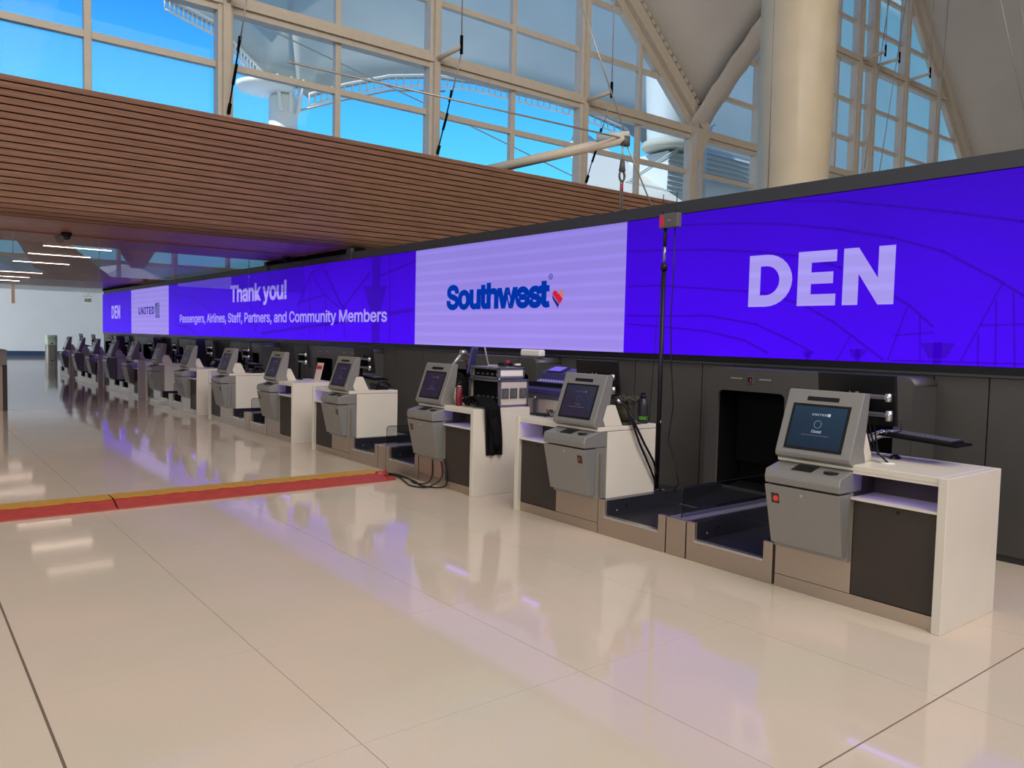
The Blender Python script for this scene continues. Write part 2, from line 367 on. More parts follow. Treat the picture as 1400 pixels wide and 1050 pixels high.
# picture lines shown on the violet sections
PIC = {"a1":[[5.86,3.0],[5.13,2.95],[4.51,2.88],[3.96,2.78],[3.46,2.66],[3.02,2.51],[2.6,2.26],[2.41,2.13],[2.1,1.9],[1.8,1.6]],"a2":[[4.55,3.11],[3.97,3.04],[3.48,2.94],[2.93,2.82],[2.44,2.7],[1.6,2.4],[.9,1.8]],"a3":[[6.6,2.76],[6.11,2.74],[5.45,2.7],[4.8,2.63],[4.32,2.55],[3.94,2.43],[3.56,2.23],[3.27,2.06],[3.07,1.88]],"a4":[[6.6,2.35],[6.1,2.34],[5.43,2.28],[4.78,2.22],[4.3,2.09],[3.97,1.92],[3.78,1.79],[3.48,1.58]],"a5":[[6.6,2.0],[6.08,1.99],[5.42,1.99],[4.82,1.9],[4.46,1.76],[4.17,1.63]],"a6":[[6.6,1.9],[6.08,1.87],[5.41,1.82],[4.94,1.73],[4.66,1.61]],"v1":[[3.29,2.05],[3.44,1.58]],"v2":[[2.55,2.23],[2.83,1.6]],"v3":[[3.8,1.79],[3.92,1.56]],"h1":[[3.39,1.8],[3.06,1.83]],"h2":[[2.7,1.89],[2.3,1.9]],"m1":[[2.71,1.82],[2.7,1.56]],"m2":[[2.59,2.09],[2.57,1.57]],"m3":[[2.47,2.15],[2.43,1.56]],"m4":[[3.18,1.97],[3.16,1.58]],"h3":[[3.41,1.58],[2.3,1.59]]}
PIC2 = {"t1":[[15.71,2.95],[14.9,3.1]],"w1":[[15.68,2.95],[16.35,2.27]],"w2":[[15.68,2.95],[14.99,2.47],[14.31,2.21]],"w3":[[15.0,2.98],[14.18,2.21],[13.11,2.82]],"w4":[[15.72,2.92],[15.7,1.7]],"w5":[[16.27,2.36],[14.96,2.49]],"w6":[[14.96,2.49],[14.94,1.71]],"w7":[[12.36,3.1],[12.33,1.6]],"w8":[[12.87,2.73],[11.5,2.95]],"w9":[[18.45,1.68],[14.31,1.93],[11.54,2.14]],"w10":[[14.11,2.21],[14.1,1.6]],"x1":[[25.77,2.82],[23.85,2.65],[22.42,2.33],[21.5,1.94],[21.12,1.65]],"x2":[[25.77,1.88],[24.46,1.81],[23.55,1.63]],"x3":[[20.76,3.11],[19.72,2.8],[19.28,2.44],[18.85,1.71]],"x4":[[17.88,2.98],[18.46,2.46],[18.85,1.71]]}
def ribbon(L, wd_, m, par, mb=None):
    mb = mb or MB()
    for (a, b), (c, d) in zip(L[:-1], L[1:]):
        dx, dz = c-a, d-b; ln = math.hypot(dx, dz) or 1; nx, nz = -dz/ln*wd_/2, dx/ln*wd_/2; ex, ez = dx/ln*wd_*.3, dz/ln*wd_*.3
        mb.add([(X0-.002, a+nx-ex, b+nz-ez), (X0-.002, c+nx+ex, d+nz+ez), (X0-.002, c-nx+ex, d-nz+ez), (X0-.002, a-nx-ex, b-nz-ez)], [(0, 1, 2, 3)])
    mb.v = [(a, b, min(3.117, max(1.561, c))) for a, b, c in mb.v]
    return mb
mb = MB()
for k, L in PIC.items(): ribbon(L, .022 if k[0] == 'a' else .014, None, None, mb)
for (y_, s_) in ((3.022, 1.0), (3.72, .6), (4.22, .4)):
    z_ = 1.56; ribbon([(y_, z_), (y_, z_+.17*s_)], .07*s_, None, None, mb)
    mb.add([(X0-.002, y_+.14*s_, z_+.18*s_), (X0-.002, y_-.14*s_, z_+.18*s_), (X0-.002, y_-.07*s_, z_+.05*s_), (X0-.002, y_+.07*s_, z_+.05*s_)], [(0, 1, 2, 3)])
obj('picture_lines', mb, scr_dark, p_den)
mb = MB()
for k, L in PIC2.items(): ribbon(L, .06 if k in ('w3', 'w9', 'w1') else .035, None, None, mb)
ribbon([(12.85, 1.56), (12.85, 3.117)], .3, None, None, mb)
mb.add([(X0-.003, 13.33, 2.6), (X0-.003, 12.45, 2.57), (X0-.003, 12.68, 2.12), (X0-.003, 13.05, 2.12)], [(0, 1, 2, 3)])
obj('picture_lines', mb, scr_dark, p_ty)

# ---- slatted bulkhead + soffit (ceiling)
Y0f, Z0f = 13.70, 3.572
ang = math.radians(122); pitch_ = .1055
bh = struct('wall_front', MB().prism([(13.80, 3.62), (12.87, 5.07), (12.80, 5.07), (12.80, 5.09), (22, 5.09), (22, 3.42), (14.2, 3.42)], 'x', -16, 18), blackm, 'tall leaning bulkhead faced with long warm wooden slats', 'wall')
dirv = (math.cos(ang), math.sin(ang)); nrm = (-math.sin(ang), math.cos(ang))   # outward normal faces the hall
if nrm[0] > 0: nrm = (-nrm[0], -nrm[1])
prof = []
R_ = .472
for k in range(0, 17): prof.append((Y0f+dirv[0]*pitch_*k, Z0f+dirv[1]*pitch_*k, ang))
def slat(cy_, cz_, a_, wd_, last=False):
    d = (math.cos(a_), math.sin(a_)); n = (-d[1], d[0])
    if n[0]*-1+n[1]*-1 < 0: n = (-n[0], -n[1])
    th = .03
    g = wd_/2-.0125
    q = [(cy_-d[0]*g, cz_-d[1]*g), (cy_+d[0]*g, cz_+d[1]*g), (cy_+d[0]*g-n[0]*th, cz_+d[1]*g-n[1]*th), (cy_-d[0]*g-n[0]*th, cz_-d[1]*g-n[1]*th)]
    return MB().prism(q, 'x', -16, 17.9)
for k in range(17):
    c = ((k+.5) if k < 16 else 16.45)*pitch_
    obj('wood_slat', slat(Y0f+dirv[0]*c, Z0f+dirv[1]*c, ang, pitch_ if k < 16 else pitch_*.92), wood, bh)
# curved foot
cyc, czc = Y0f-nrm[0]*R_*0, Z0f
ctr = (Y0f+math.sin(math.radians(58))*R_, 3.35+R_)     # arc centre above the soffit start
for k in range(-1, 6):
    if k < 5:
        th = math.radians(58)*(1-(k+.5)/5.0) if k >= 0 else None
        if th is None: continue
        py, pz = ctr[0]-R_*math.sin(th), ctr[1]-R_*math.cos(th)
        obj('wood_slat', slat(py, pz, PI-th, R_*math.radians(58)/5), wood, bh)
cl = struct('ceiling', MB().box(-16, 7.0, 14.1, 36.3, 3.372, 3.5), blackm, 'low wooden soffit ceiling of wide boards with recessed lamps', 'ceiling')
ys = [14.11, 14.23, 14.35, 14.48]
y = 14.48
while y < 36.2: y = min(36.25, y+.6); ys.append(y)
for a, b in zip(ys[:-1], ys[1:]):
    obj('ceiling_plank', MB().box(-16, 6.995, a+.004, b-.004, 3.35, 3.372), hard, cl)
fc = struct('ceiling', MB().box(-16, 13, 36.3, 55, 3.92, 4.1), wallwhite, 'higher white tiled ceiling of the back hall', 'ceiling')
for j in range(8):
    for i in range(12):
        obj('ceiling_tile', MB().box(-12+i*2.05, -12+i*2.05+2.03, 36.6+j*2.27, 36.6+j*2.27+2.25, 3.90, 3.925), wallwhite, fc)
struct('wall_left', MB().box(-26, -25.5, -23, 55, 0, 30), wallwhite, 'plain pale side wall of the hall', 'wall')
bw = struct('wall_back', MB().box(-26, 13.4, 54.7, 55, 0, 4.1), wallwhite, 'plain pale blue-white wall at the far end', 'wall')
tag(obj('baseboard_back', MB().box(-25.4, 13, 54.66, 54.7, 0, .28), bluebase), 'dark blue skirting strip along the far wall', 'skirting', kind='structure')
obj('upper_bulkhead', MB().box(-16, 13.4, 36.25, 36.33, 3.35, 4.1), hard, cl)
struct('trim_1', MB().box(13, 13.4, 22.5, 55, 0, 4.1), wallwhite, 'pale side wall behind the partition', 'wall')
struct('wall_window_sill', MB().box(-26, 7.3, 22.0, 22.4, 4.2, 5.35).box(7.3, 64, 22.0, 22.4, 0, 5.35), mullm, 'beige wall below the tall tent windows', 'wall').name = 'trim_2'
struct('wall_right_side', MB().box(63.5, 64, -23, 22.4, 0, 30), wallwhite, 'plain wall closing the hall to the right', 'wall').name = 'trim_3'

# ---- tensile roof
def gX(x):
    P_ = [(-40, 24), (-13, 10.3), (6.8, 27.4), (21.9, 14.6), (26.9, 10.3), (28.3, 12.2), (31.0, 15.4), (39.5, 26.0), (44.6, 20.95), (52.1, 13.5), (56, 9.7), (66, 22)]
    for (a, b), (c, d) in zip(P_[:-1], P_[1:]):
        if x <= c: return b+(d-b)*(x-a)/(c-a)
    return 20
def roofz(x, y): return 29.0-(29.0-gX(x))*math.exp(-(22.2-y)*.062)
rf = MB(); xs_ = sorted(set([-26+i*1.0 for i in range(91)]+[6.8, 26.9, 39.5, 56]))
rf.add([(x, 22.2-j*1.5, roofz(x, 22.2-j*1.5)+.35) for x in xs_ for j in range(31)], [(i*31+j, (i+1)*31+j, (i+1)*31+j+1, i*31+j+1) for i in range(len(xs_)-1) for j in range(30)], True)
struct('ceiling', rf, fabric, 'beige tensile fabric tent roof swooping down between windows', 'roof', solid=.05).name = 'ceiling'

# ---- tent windows on plane Y=22
YW = 22.0
Zr = [5.35, 7.1, 8.82, 10.42, 12.32, 14.25, 16.35, 18.3, 20.2, 22.2, 24.2, 26.2]
thick = {10.42, 16.35, 22.2}
def clip_rake(L, rakes):
    for (x1, z1, x2, z2) in rakes:      # keep the part below the line, left->right
        n_ = ((z2-z1), -(x2-x1)); d = n_[0]*x1+n_[1]*z1; L = clip(L, n_, d)
        if len(L) < 3: return []
    return L
def bay(idx, cols, mains, rakes, zmax, label):
    t = thing('window_%d' % idx, label, 'window', kind='structure')
    for (a, b) in zip(cols[:-1], cols[1:]):
        for (c, d) in zip(Zr[:-1], Zr[1:]):
            if c > zmax: continue
            L = clip_rake([(a, c), (b, c), (b, d), (a, d)], rakes)
            if len(L) > 2: obj('window_pane', MB().prism(L, 'y', YW, YW+.012), winglass, t)
    for x in cols:
        w_ = .2 if x in mains else .085; dp = .34 if x in mains else .16
        zt = min([z1+(z2-z1)*(x-x1)/(x2-x1) for (x1, z1, x2, z2) in rakes]+[zmax])
        obj('mullion', MB().box(x-w_, x+w_, YW-dp, YW+.05, 5.35, zt), mullm, t, bev=.015)
        if x in mains: obj('mullion_rib', MB().box(x-.1, x+.1, YW-.46, YW-.33, 5.35, zt), mullm, t)
    for z in Zr[:-1]:
        h_ = .25 if z in thick else .085; dp = .30 if z in thick else .14
        L = clip_rake([(cols[0], z-h_), (cols[-1], z-h_), (cols[-1], z+h_), (cols[0], z+h_)], rakes)
        if len(L) > 2 and z < zmax:
            obj('transom', MB().prism(L, 'y', YW-dp, YW+.05), mullm, t)
            if z in thick:
                L = clip_rake([(cols[0], z-.09), (cols[-1], z-.09), (cols[-1], z+.09), (cols[0], z+.09)], rakes)
                obj('transom_rib', MB().prism(L, 'y', YW-.40, YW-.30), mullm, t)
    return t
R1 = (21.9, 14.6, 26.9, 10.3); sl1 = (10.3-14.6)/5.0
rk1 = [(6.8, 14.6+15.1*-sl1, 26.9, 10.3), (-13, 10.3, 6.8, 14.6+15.1*-sl1)]
w1_ = bay(1, [-12.6, -9.3, -6.0, -2.7, .62, 3.92, 7.17, 10.5, 13.74, 17.04, 20.22, 23.35, 26.5], {7.17, 13.74, 20.22, .62, -6.0, 26.5}, rk1, 27, 'tall gabled tent window over the wooden bulkhead, left of the column')
rk2 = [(26.9, 10.2, 30.9, 16.0), (30.9, 16.0, 39.6, 26.0), (39.6, 26.0, 52.1, 13.5)]
w2_ = bay(2, [27.3, 31.1, 34.4, 37.7, 39.4, 40.85, 44.3, 48.25, 52.2], {39.4, 40.85, 44.3, 31.1, 48.25}, rk2, 25, 'gabled tent window right of the big column')
# raking edge beams
def rake_beam(x1, z1, x2, z2, par, off=.28):
    ln = math.hypot(x2-x1, z2-z1); d = ((x2-x1)/ln, (z2-z1)/ln); n_ = (-d[1], d[0])
    if n_[1] < 0: n_ = (-n_[0], -n_[1])
    q = lambda s, t: (x1+d[0]*s+n_[0]*t, z1+d[1]*s+n_[1]*t)
    obj('rake_frame', MB().prism([q(0, -.12), q(ln, -.12), q(ln, .18), q(0, .18)], 'y', YW-.25, YW+.05), mullm, par)
    obj('rake_beam', MB().prism([q(0, .18), q(ln, .18), q(ln, .62), q(0, .62)], 'y', YW-.5, YW+.1), mullm, par)
    mb_ = MB()
    for i in range(int(ln/.34)):
        a = i*.34; mb_.prism([q(a, .62), q(a+.2, .62), q(a+.2, .74), q(a, .74)], 'y', YW-.55, YW-.40)
    tag(obj('lacing_clip', mb_, mullm, par), kind='stuff')
rake_beam(6.8, 27.6, 26.9, 10.3, w1_); rake_beam(39.6, 26.0, 53.0, 12.6, w2_)
gut = thing('valley_gutter', 'beige funnel bracket where two tent edges meet above a slim post', 'bracket', (0, 0, 0))
mb = MB(); mb.add([(26.2, 21.3, 10.5), (27.2, 21.3, 10.5), (27.2, 21.95, 10.5), (26.2, 21.95, 10.5), (26.5, 21.55, 9.3), (26.8, 21.55, 9.3), (26.8, 21.85, 9.3), (26.5, 21.85, 9.3)],
                  [(0, 1, 2, 3), (4, 7, 6, 5), (0, 4, 5, 1), (1, 5, 6, 2), (2, 6, 7, 3), (3, 7, 4, 0)])
obj('funnel', mb, mullm, gut); obj('post', MB().tube([(26.65, 21.7, 5.35), (26.65, 21.7, 9.35)], .14, 12), mullm, gut)
# folded edge of fabric along the arch
mb = MB()
def fold(u, v):
    yy = 22-9*u; zz = roofz(26.9, yy)
    a = -.65+v*1.3
    return (26.9+a, yy-.1*math.cos(v*PI), zz+.55*abs(a)**1.3-.22+.05*math.sin(u*60+v*3))
mb.grid(fold, 30, 8); tag(obj('fabric_fold', mb, fabric, solid=.04), 'creased beige fabric cuff sweeping up beside the big column', 'fabric')

# struts with rods and turnbuckles
def strut(x, zt, lab, down=True):
    t = thing('window_strut', lab, 'strut', (x, 21.6, zt), 'struts on the tent window mullions')
    obj('strut_arm', MB().tube([(0, .1, 0), (.15, -1.15, .12)], .075, 10), mullm, t)
    obj('rod', MB().tube([(.15, -1.15, -.1), (.15, -1.15, .45)], .05, 8), blackm, t)
    obj('tension_rod', MB().tube([(.15, -1.15, .3), (.16, -1.1, 7.5)], .022, 6), ropem, t)
    if down:
        obj('lower_rod', MB().tube([(.15, -1.15, -.1), (.1, -.75, -1.2)], .02, 6), ropem, t)
        tb = MB().tube([(.1, -.75, -1.15), (.02, -.1, -2.9)], .022, 6); tb.tube([(.1, -.75, -1.1), (.085, -.62, -1.45)], .05, 8, .03); tb.tube([(.03, -.2, -2.7), (.02, -.1, -2.95)], .05, 8); tb.tube([(.08, -.55, -1.75), (.05, -.35, -2.25)], .04, 8)
        obj('turnbuckle', tb, blackm, t)
strut(7.17, 10.42, 'beige strut with black turnbuckle on the leftmost main mullion')
strut(13.74, 10.42, 'beige strut with black turnbuckle on the middle main mullion')
strut(20.22, 10.42, 'beige strut with rod on the mullion just left of the boom tip')
for x, l_ in ((39.4, 'first beige strut just right of the big column'), (40.85, 'second beige strut right of the big column'), (44.3, 'beige strut nearest the right end of the tent window')):
    strut(x, 16.35, l_, False)
mb = MB()
for (a, b) in (((40.2, 20.6, 20.5), (38.3, 20.6, 10.5)), ((42.6, 20.6, 24), (39.8, 20.6, 10.5)), ((46.2, 20.4, 23), (45.3, 20.4, 10.2))): mb.tube([a, b], .022, 6)
tag(obj('tension_cable', mb, ropem), 'thin pale tension cables in front of the right tent window', 'cable')
mb = MB(); mb.tube([(30.3, 12, 15.0), (36, 12, 8.0)], .018, 6); mb.tube([(32.0, 12, 15.6), (37.3, 12, 8.0)], .018, 6)
tag(obj('tension_cable', mb, ropem), 'two thin cables running down the bare fabric at upper right', 'cable')

# ---- column
co = thing('column', 'massive round beige roof column rising behind the video wall', 'column', (21.875, 14.05, 0))
def colprof(z): return 1.03+.1*(1-math.exp(-max(0, z-6.3)/3.4))
obj('shaft', MB().lathe([(colprof(z), z) for z in (0, 6.3, 7, 8, 9, 10, 12, 15, 20, 27)], n=48), concrete, co)
a_ = math.radians(214)
mb = MB(); 
for z0, z1 in ((4, 8), (8, 12), (12, 20)):
    pass
obj('vertical_joint', MB().tube([(colprof(z)*math.cos(math.radians(173)), colprof(z)*math.sin(math.radians(173)), z) for z in (0, 4, 8, 14, 26)], .012, 6), jointm, co)

# ---- boom with hook
bm_ = thing('boom', 'white tubular boom arm with cables reaching over the slat wall', 'boom', (0, 0, 0))
tip = Vector((12.2, 11.8, 5.92)); rootp = Vector((10.15, 14.8, 5.30))
obj('arm', MB().tube([rootp, tip], .105, 16), mullm, bm_)
obj('end_fitting', MB().tube([tip+Vector((-.36, .48, .02)), tip+Vector((.06, -.06, .1))], .12, 8, .07), steelgrey, bm_)
obj('sheave', MB().lathe([(.04, -.08), (.10, -.08), (.10, .1), (.04, .1)], tuple(tip+Vector((.0, 0, -.06))), 12), boxgrey, bm_)
def cabl(a, b, lab, r=.018):
    tag(obj('stay_cable', MB().tube([a, b], r, 6), ropem), lab, 'cable')
cabl(tip+Vector((0, 0, .1)), (11.0, 12.3, 9.1), 'pale cable running up from the boom tip')
cabl(tip+Vector((0, 0, -.05)), (13.7, 12.1, 4.3), 'pale cable running down to the right from the boom tip')
cabl(tip+Vector((0, 0, -.0)), (5.4, 13.2, 6.3), 'long level cable running left from the boom tip')
hk = thing('hoist_hook', 'steel shackle and chain hanging from the boom tip', 'hoist', tuple(tip+Vector((-.07, 0, -.08))))
obj('wire', MB().tube([(0, 0, 0), (0, 0, -.42)], .02, 6), ropem, hk)
mb = MB().tube([(0, 0, -.36), (0, 0, -.6)], .045, 8, .07)
mb.tube([(.075*math.cos(t), 0, -.70+.11*math.sin(t)) for t in [i*2*PI/14 for i in range(15)]], .025, 8)
obj('shackle', mb, boxgrey, hk)
mb = MB().tube([(-.03, 0, -.8), (-.033, 0, -1.65)], .018, 6); mb.tube([(.03, 0, -.8), (.033, 0, -1.65)], .018, 6); obj('turnbuckle', mb, boxgrey, hk)
obj('red_tag', MB().tube([(0, 0, -.86), (0, 0, -1.0)], .035, 8), redmark, hk)

# ================================================================== EXTERIOR seen through the windows
def tent(name, edge, top, lab, m=tentm, grp=None):
    mb = MB(); n = len(edge)-1
    def fn(u, v):
        t = u*n; i = min(int(t), n-1); f = t-i; a, b = Vector(edge[i]), Vector(edge[i+1]); p = a+(b-a)*f
        q = Vector(top(u)); r = p+(q-p)*v; r.y += .8*math.sin(v*PI)
        return tuple(r)
    mb.grid(fn, n*4, 10); o = obj(name, mb, m, solid=.05); return tag(o, lab, 'tent', grp)
E1 = [(7.6, 34, 15.2), (8.84, 34, 14.78), (9.88, 34, 14.48), (11.0, 34, 14.19), (11.6, 34, 13.6), (12.37, 34, 13.02), (13.24, 34, 12.35), (14.4, 34, 12.5)]
E2 = [(14.4, 34, 12.5), (14.9, 34, 12.2), (16.62, 34, 13.0), (18.9, 34, 13.88), (21.34, 34, 14.45), (24.0, 34, 14.73), (26.4, 34, 14.74), (29, 34, 14.8), (31.9, 34, 14.71), (35.18, 34, 14.3), (44, 34, 12.0), (60, 34, 7), (80, 34, 8), (150, 34, 8)]
tent('exterior_tent', E1, lambda u: (12+u*2.4, 34.5+2*u, 15.6+16*u), 'grey-white fabric tent sweeping down to the white mast, outside the window')
tent('exterior_tent', E2, lambda u: (14.4+u*120, 36.5+6*u, 31.6+8*u), 'large grey-white fabric tent filling the upper window panes')
def truss(E, lab):
    t = thing('cable_truss', lab, 'truss', (0, 0, 0)); mb = MB(); pts = []
    for (a, b) in zip(E[:-1], E[1:]):
        for k in range(6): pts.append(Vector(a)+(Vector(b)-Vector(a))*k/6)
    pts.append(Vector(E[-1])); up = [p+Vector((0, -.1, .12)) for p in pts]; lo = [p+Vector((0, -.1, -.38)) for p in pts]
    obj('upper_chord', MB().tube(up, .07, 6), whitem, t); obj('lower_chord', MB().tube(lo, .05, 6), whitem, t)
    for i in range(0, len(pts), 1): mb.tube([up[i], lo[i]], .045, 5)
    tag(obj('rung', mb, whitem, t), kind='stuff')
truss(E1[1:], 'white ladder-like truss along the edge of the left outside tent'); truss(E2[1:10], 'white ladder-like truss arching along the edge of the large outside tent')
ms = thing('tent_mast', 'white steel mast head under the outside tents', 'mast', (13.75, 34, 0))
obj('drum', MB().lathe([(.5, 0), (.5, 9), (.62, 9.5), (.62, 11.9), (.45, 12.1)], n=20), whitem, ms)
obj('plate', MB().lathe([(.2, 11.7), (1.15, 11.75), (1.2, 11.95), (.3, 12.2)], (-.9, -.2, .3), 20), whitem, ms)
mb = MB()
for dx in (-.35, .05, .4): mb.tube([(dx, -.6, 11.2), (dx*1.6, -.7, 12.7)], .12, 8, .05)
obj('fitting', mb, whitem, ms)
mb = MB(); mb.tube([(14.4, 33.8, 11.5), (16.6, 33.8, 12.4), (18.9, 33.8, 13.3), (22, 33.8, 13.9)], .05, 6); mb.tube([(5.0, 30, 15.1), (11.0, 30, 13.3), (18, 30, 11.9), (27, 30, 10.0), (33, 30, 8.8)], .03, 6)
mb.tube([(-1, 33, 11.6), (3.1, 33, 9.7)], .05, 6)
tag(obj('guy_cable', mb, ropem), 'thin guy cables slung outside between tents', 'cable')
m2_ = thing('tent_mast', 'grey drum-shaped mast head hanging behind the boom tip', 'mast', (34.3, 30, 0))
obj('drum', MB().lathe([(1.05, 12.5), (1.1, 12.9), (1.1, 13.0), (1.25, 16.2), (1.25, 16.4)], n=24), steelgrey, m2_)
obj('rim', MB().lathe([(1.3, 12.35), (1.4, 12.5), (1.3, 12.75), (1.0, 12.8)], n=24), tentm, m2_)
obj('rod', MB().tube([(.2, 0, 12.4), (.2, 0, 8.5)], .08, 8), steelgrey, m2_)
obj('stay', MB().tube([(3.2, -.6, 14.0), (-5, -.6, 9.2)], .05, 6).tube([(3.2, -.8, 14.2), (-4.6, -.8, 9.6)], .05, 6), steelgrey, m2_)
mb = MB(); P_ = [(25.5, 27.5, 8.6), (27.2, 29, 9.8), (29.5, 33, 12.1), (33, 36, 14.5), (40, 38, 13.6), (46, 38, 12), (46, 27, 7.6), (34, 27, 8.3)]
mb.add(P_, [(0, 1, 7), (1, 2, 3), (1, 3, 7), (3, 4, 7), (4, 5, 6), (4, 6, 7)]); tag(obj('exterior_tent', mb, whitem, solid=.05), 'low bright white tent in the lower window near the boom tip', 'tent')
def louvre(x0, x1, y, z0, z1, lab):
    t = thing('louvred_unit', lab, 'roof unit', ((x0+x1)/2, y, 0)); h = (x1-x0)/2
    obj('housing', MB().box(-h, h, 0, 3, z0-3, z1), steelgrey, t)
    n = int((z1-z0)/.28)
    for k in range(n):
        z = z0+(k+.3)*.28; obj('louvre_slat', MB().prism([(-.14, z), (-.02, z+.16), (0, z+.16), (0, z+.02)], 'x', -h, h), steelgrey, t)
louvre(33.9, 36.3, 29.5, 9.9, 12.2, 'blue-grey louvred roof unit just left of the valley post'); louvre(37.2, 41.3, 29.5, 10.8, 12.9, 'grey louvred roof unit just right of the valley post')
ex = MB().box(-40, 90, 26, 70, 4.15, 4.7); tag(obj('terrace_roof', ex, wallwhite), 'pale flat roof outside below the windows', 'roof', kind='structure')

# ---- rear end of the hall (behind the viewer), mirrored in the glass curtain
struct('wall_rear', MB().box(-26, 64, -23, -22.6, 0, 4.95), hard, 'beige wall under the rear windows', 'wall')
struct('wall_rear', MB().box(-26, 64, -23, -22.6, 6.9, 9, ).box(-26, 64, -23, -22.6, 9, 30), wood, 'beige upper wall over the rear windows', 'wall')
rw = thing('window_3', 'band of rear windows behind the viewer', 'window', kind='structure')
for i in range(19):
    x = -26+i*3.4
    if 5 < x < 6 or x > 24: continue
    obj('mullion', MB().box(x-.14+(.1 if i % 2 else 0), x+.14, -22.9, -22.4, 4.95, 6.9), mullm, rw)
obj('transom', MB().box(-26, 40, -22.85, -22.5, 5.78, 6.0), mullm, rw)
mb = MB()
for L_ in ([(5.9, 6.95), (6.9, 5.2), (7.9, 4.9), (11.0, 4.9), (8.4, 6.95)], [(11.3, 6.95), (12.2, 5.6), (12.9, 5.6), (13.7, 6.95)], [(22.6, 6.95), (23.2, 4.9), (46, 4.9), (46, 6.95)], [(-8, 6.95), (-6, 4.9), (-3, 4.9), (-1, 6.95)]): mb.prism(L_, 'y', -22.85, -22.35)
obj('gable_infill', mb, wood, rw)
mb = MB()
for i, x in enumerate((-22, -9, 3, 15, 29)): mb.add([(x-7, -34, 3), (x+7, -34, 3), (x+.5, -38, 7.0+(i % 3)*.6), (x+7, -42, 5.0), (x-7, -42, 5.6)], [(0, 1, 2), (1, 3, 2), (0, 2, 4)])
tag(obj('rear_tent', mb, whitem, solid=.05), 'row of low white tents added behind the viewer for the glass curtain', 'tent')  # tents put in behind the viewer so the glass curtain has something to reflect
tag(obj('rear_backdrop', MB().box(-40, 60, -60, -45, 0, 7.5), tentm), 'pale low building added behind the viewer for the curtain to reflect', 'backdrop')  # plain box added to give the curtain a pale reflection like tents

# ================================================================== CEILING FITTINGS
L0 = None; ordn = ['nearest', 'second', 'third', 'fourth', 'fifth', 'sixth', 'seventh', 'eighth', 'ninth', 'tenth', 'eleventh', 'twelfth', 'thirteenth']
for i, y in enumerate((18.45, 20.65, 23.4, 28.0, 30.8, 33.4)):
    lab = 'slim glowing linear ceiling lamp, %s from the glass curtain' % ordn[i]
    if L0 is None:
        L0 = thing('linear_lamp', lab, 'ceiling lamp', (3.1, y, 3.35), 'linear lamps in the wooden soffit')
        obj('housing', MB().box(-.64, .64, -.05, .05, -.006, .0), silver2, L0); obj('diffuser', MB().box(-.62, .62, -.022, .022, -.012, -.006), lampm, L0)
    else: dup(L0, (3.1, y, 3.35), lab)
for (x, y, lab) in ((2.46, 15.7, 'black dome camera on the soffit beside the left curtain joint'), (6.79, 16.6, 'black dome camera on the soffit above the thank-you lettering'), (6.66, 28.0, 'black dome camera on the soffit near the far end of the screen')):
    d = thing('dome_camera', lab, 'security camera', (x, y, 3.35), 'dome cameras under the soffit')
    obj('mount', MB().lathe([(.085, 0), (.085, -.055), (.075, -.06)], n=20), black, d)
    obj('bubble', MB().lathe([(.07, -.055), (.066, -.085), (.05, -.11), (.025, -.125), (.006, -.128)], n=20), darkgloss, d)
sg = thing('glass_curtain', 'clear frameless glass smoke curtain hanging from the wooden soffit', 'glass panel', (0, 16.03, 0))
gx = [-9, -6.4, -3.8, -1.1, 1.70, 3.03, 5.78, 6.99]
for a, b in zip(gx[:-1], gx[1:]): obj('glass_pane', MB().box(a+.006, b-.006, -.006, .006, 2.55, 3.345), curtglass, sg)
obj('top_channel', MB().box(-9, 6.99, -.02, .02, 3.33, 3.35), hard, sg)
# exit sign and blade sign in the back hall
ex = thing('exit_sign', 'small white hanging exit sign with green lettering in the back hall', 'sign', (9.05, 51.0, 3.5))
obj('plate', MB().box(-.24, .24, -.02, .02, -.36, .0), mat('sign_white', (.75, .8, .78), .5), ex); obj('hanger', MB().box(-.26, .26, -.03, .03, .0, .06), greenw, ex)
obj('stem', MB().tube([(0, 0, .1), (0, 0, .4)], .02), greenw, ex)
text('lettering', 'EXIT', mat('exit_green', (.02, .28, .10), .5), ex, (-.17, -.03, -.28), (1, 0, 0), (0, 0, 1), .34, .18, .03)
bs = thing('blade_sign', 'narrow wood-coloured blade hanging from the far ceiling at left', 'sign', (4.75, 45, 2.82)); obj('blade', MB().box(-.07, .07, -.05, .05, 0, 1.08), mat('blade_wood', (.55, .38, .24), .5, noise=.1), bs); obj('cap', MB().box(-.12, .12, -.07, .07, 1.06, 1.09), silver2, bs)
# bin in the back hall and cabinet at the left edge
bn = thing('waste_bin', 'tall rounded grey bin with pale green top near the far wall', 'bin', (6.22, 44.2, 0))
obj('body', MB().prism([(-.25+.06*(1-math.cos(t)) if 0 else .25*math.copysign(abs(math.cos(t))**.5, math.cos(t)), .25*math.copysign(abs(math.sin(t))**.5, math.sin(t))) for t in [i*2*PI/24 for i in range(24)]], 'z', 0, .86), silver, bn)
obj('hood', MB().prism([(.255*math.copysign(abs(math.cos(t))**.5, math.cos(t)), .255*math.copysign(abs(math.sin(t))**.5, math.sin(t))) for t in [i*2*PI/24 for i in range(24)]], 'z', .86, 1.33), greenw, bn, bev=.03)
for z in (.93, .1): obj('round_opening', MB().prism([(.04*math.cos(t), z+.04*math.sin(t)) for t in [i*2*PI/16 for i in range(16)]], 'y', -.262, -.2), black, bn)
for z in (1.12, 1.2): obj('slot', MB().box(-.2, .2, -.262, -.2, z, z+.012), black, bn)
cb = thing('queue_cabinet', 'steel-clad cabinet with sloping top cut off by the left edge', 'cabinet', (1.45, 18.75, 0))
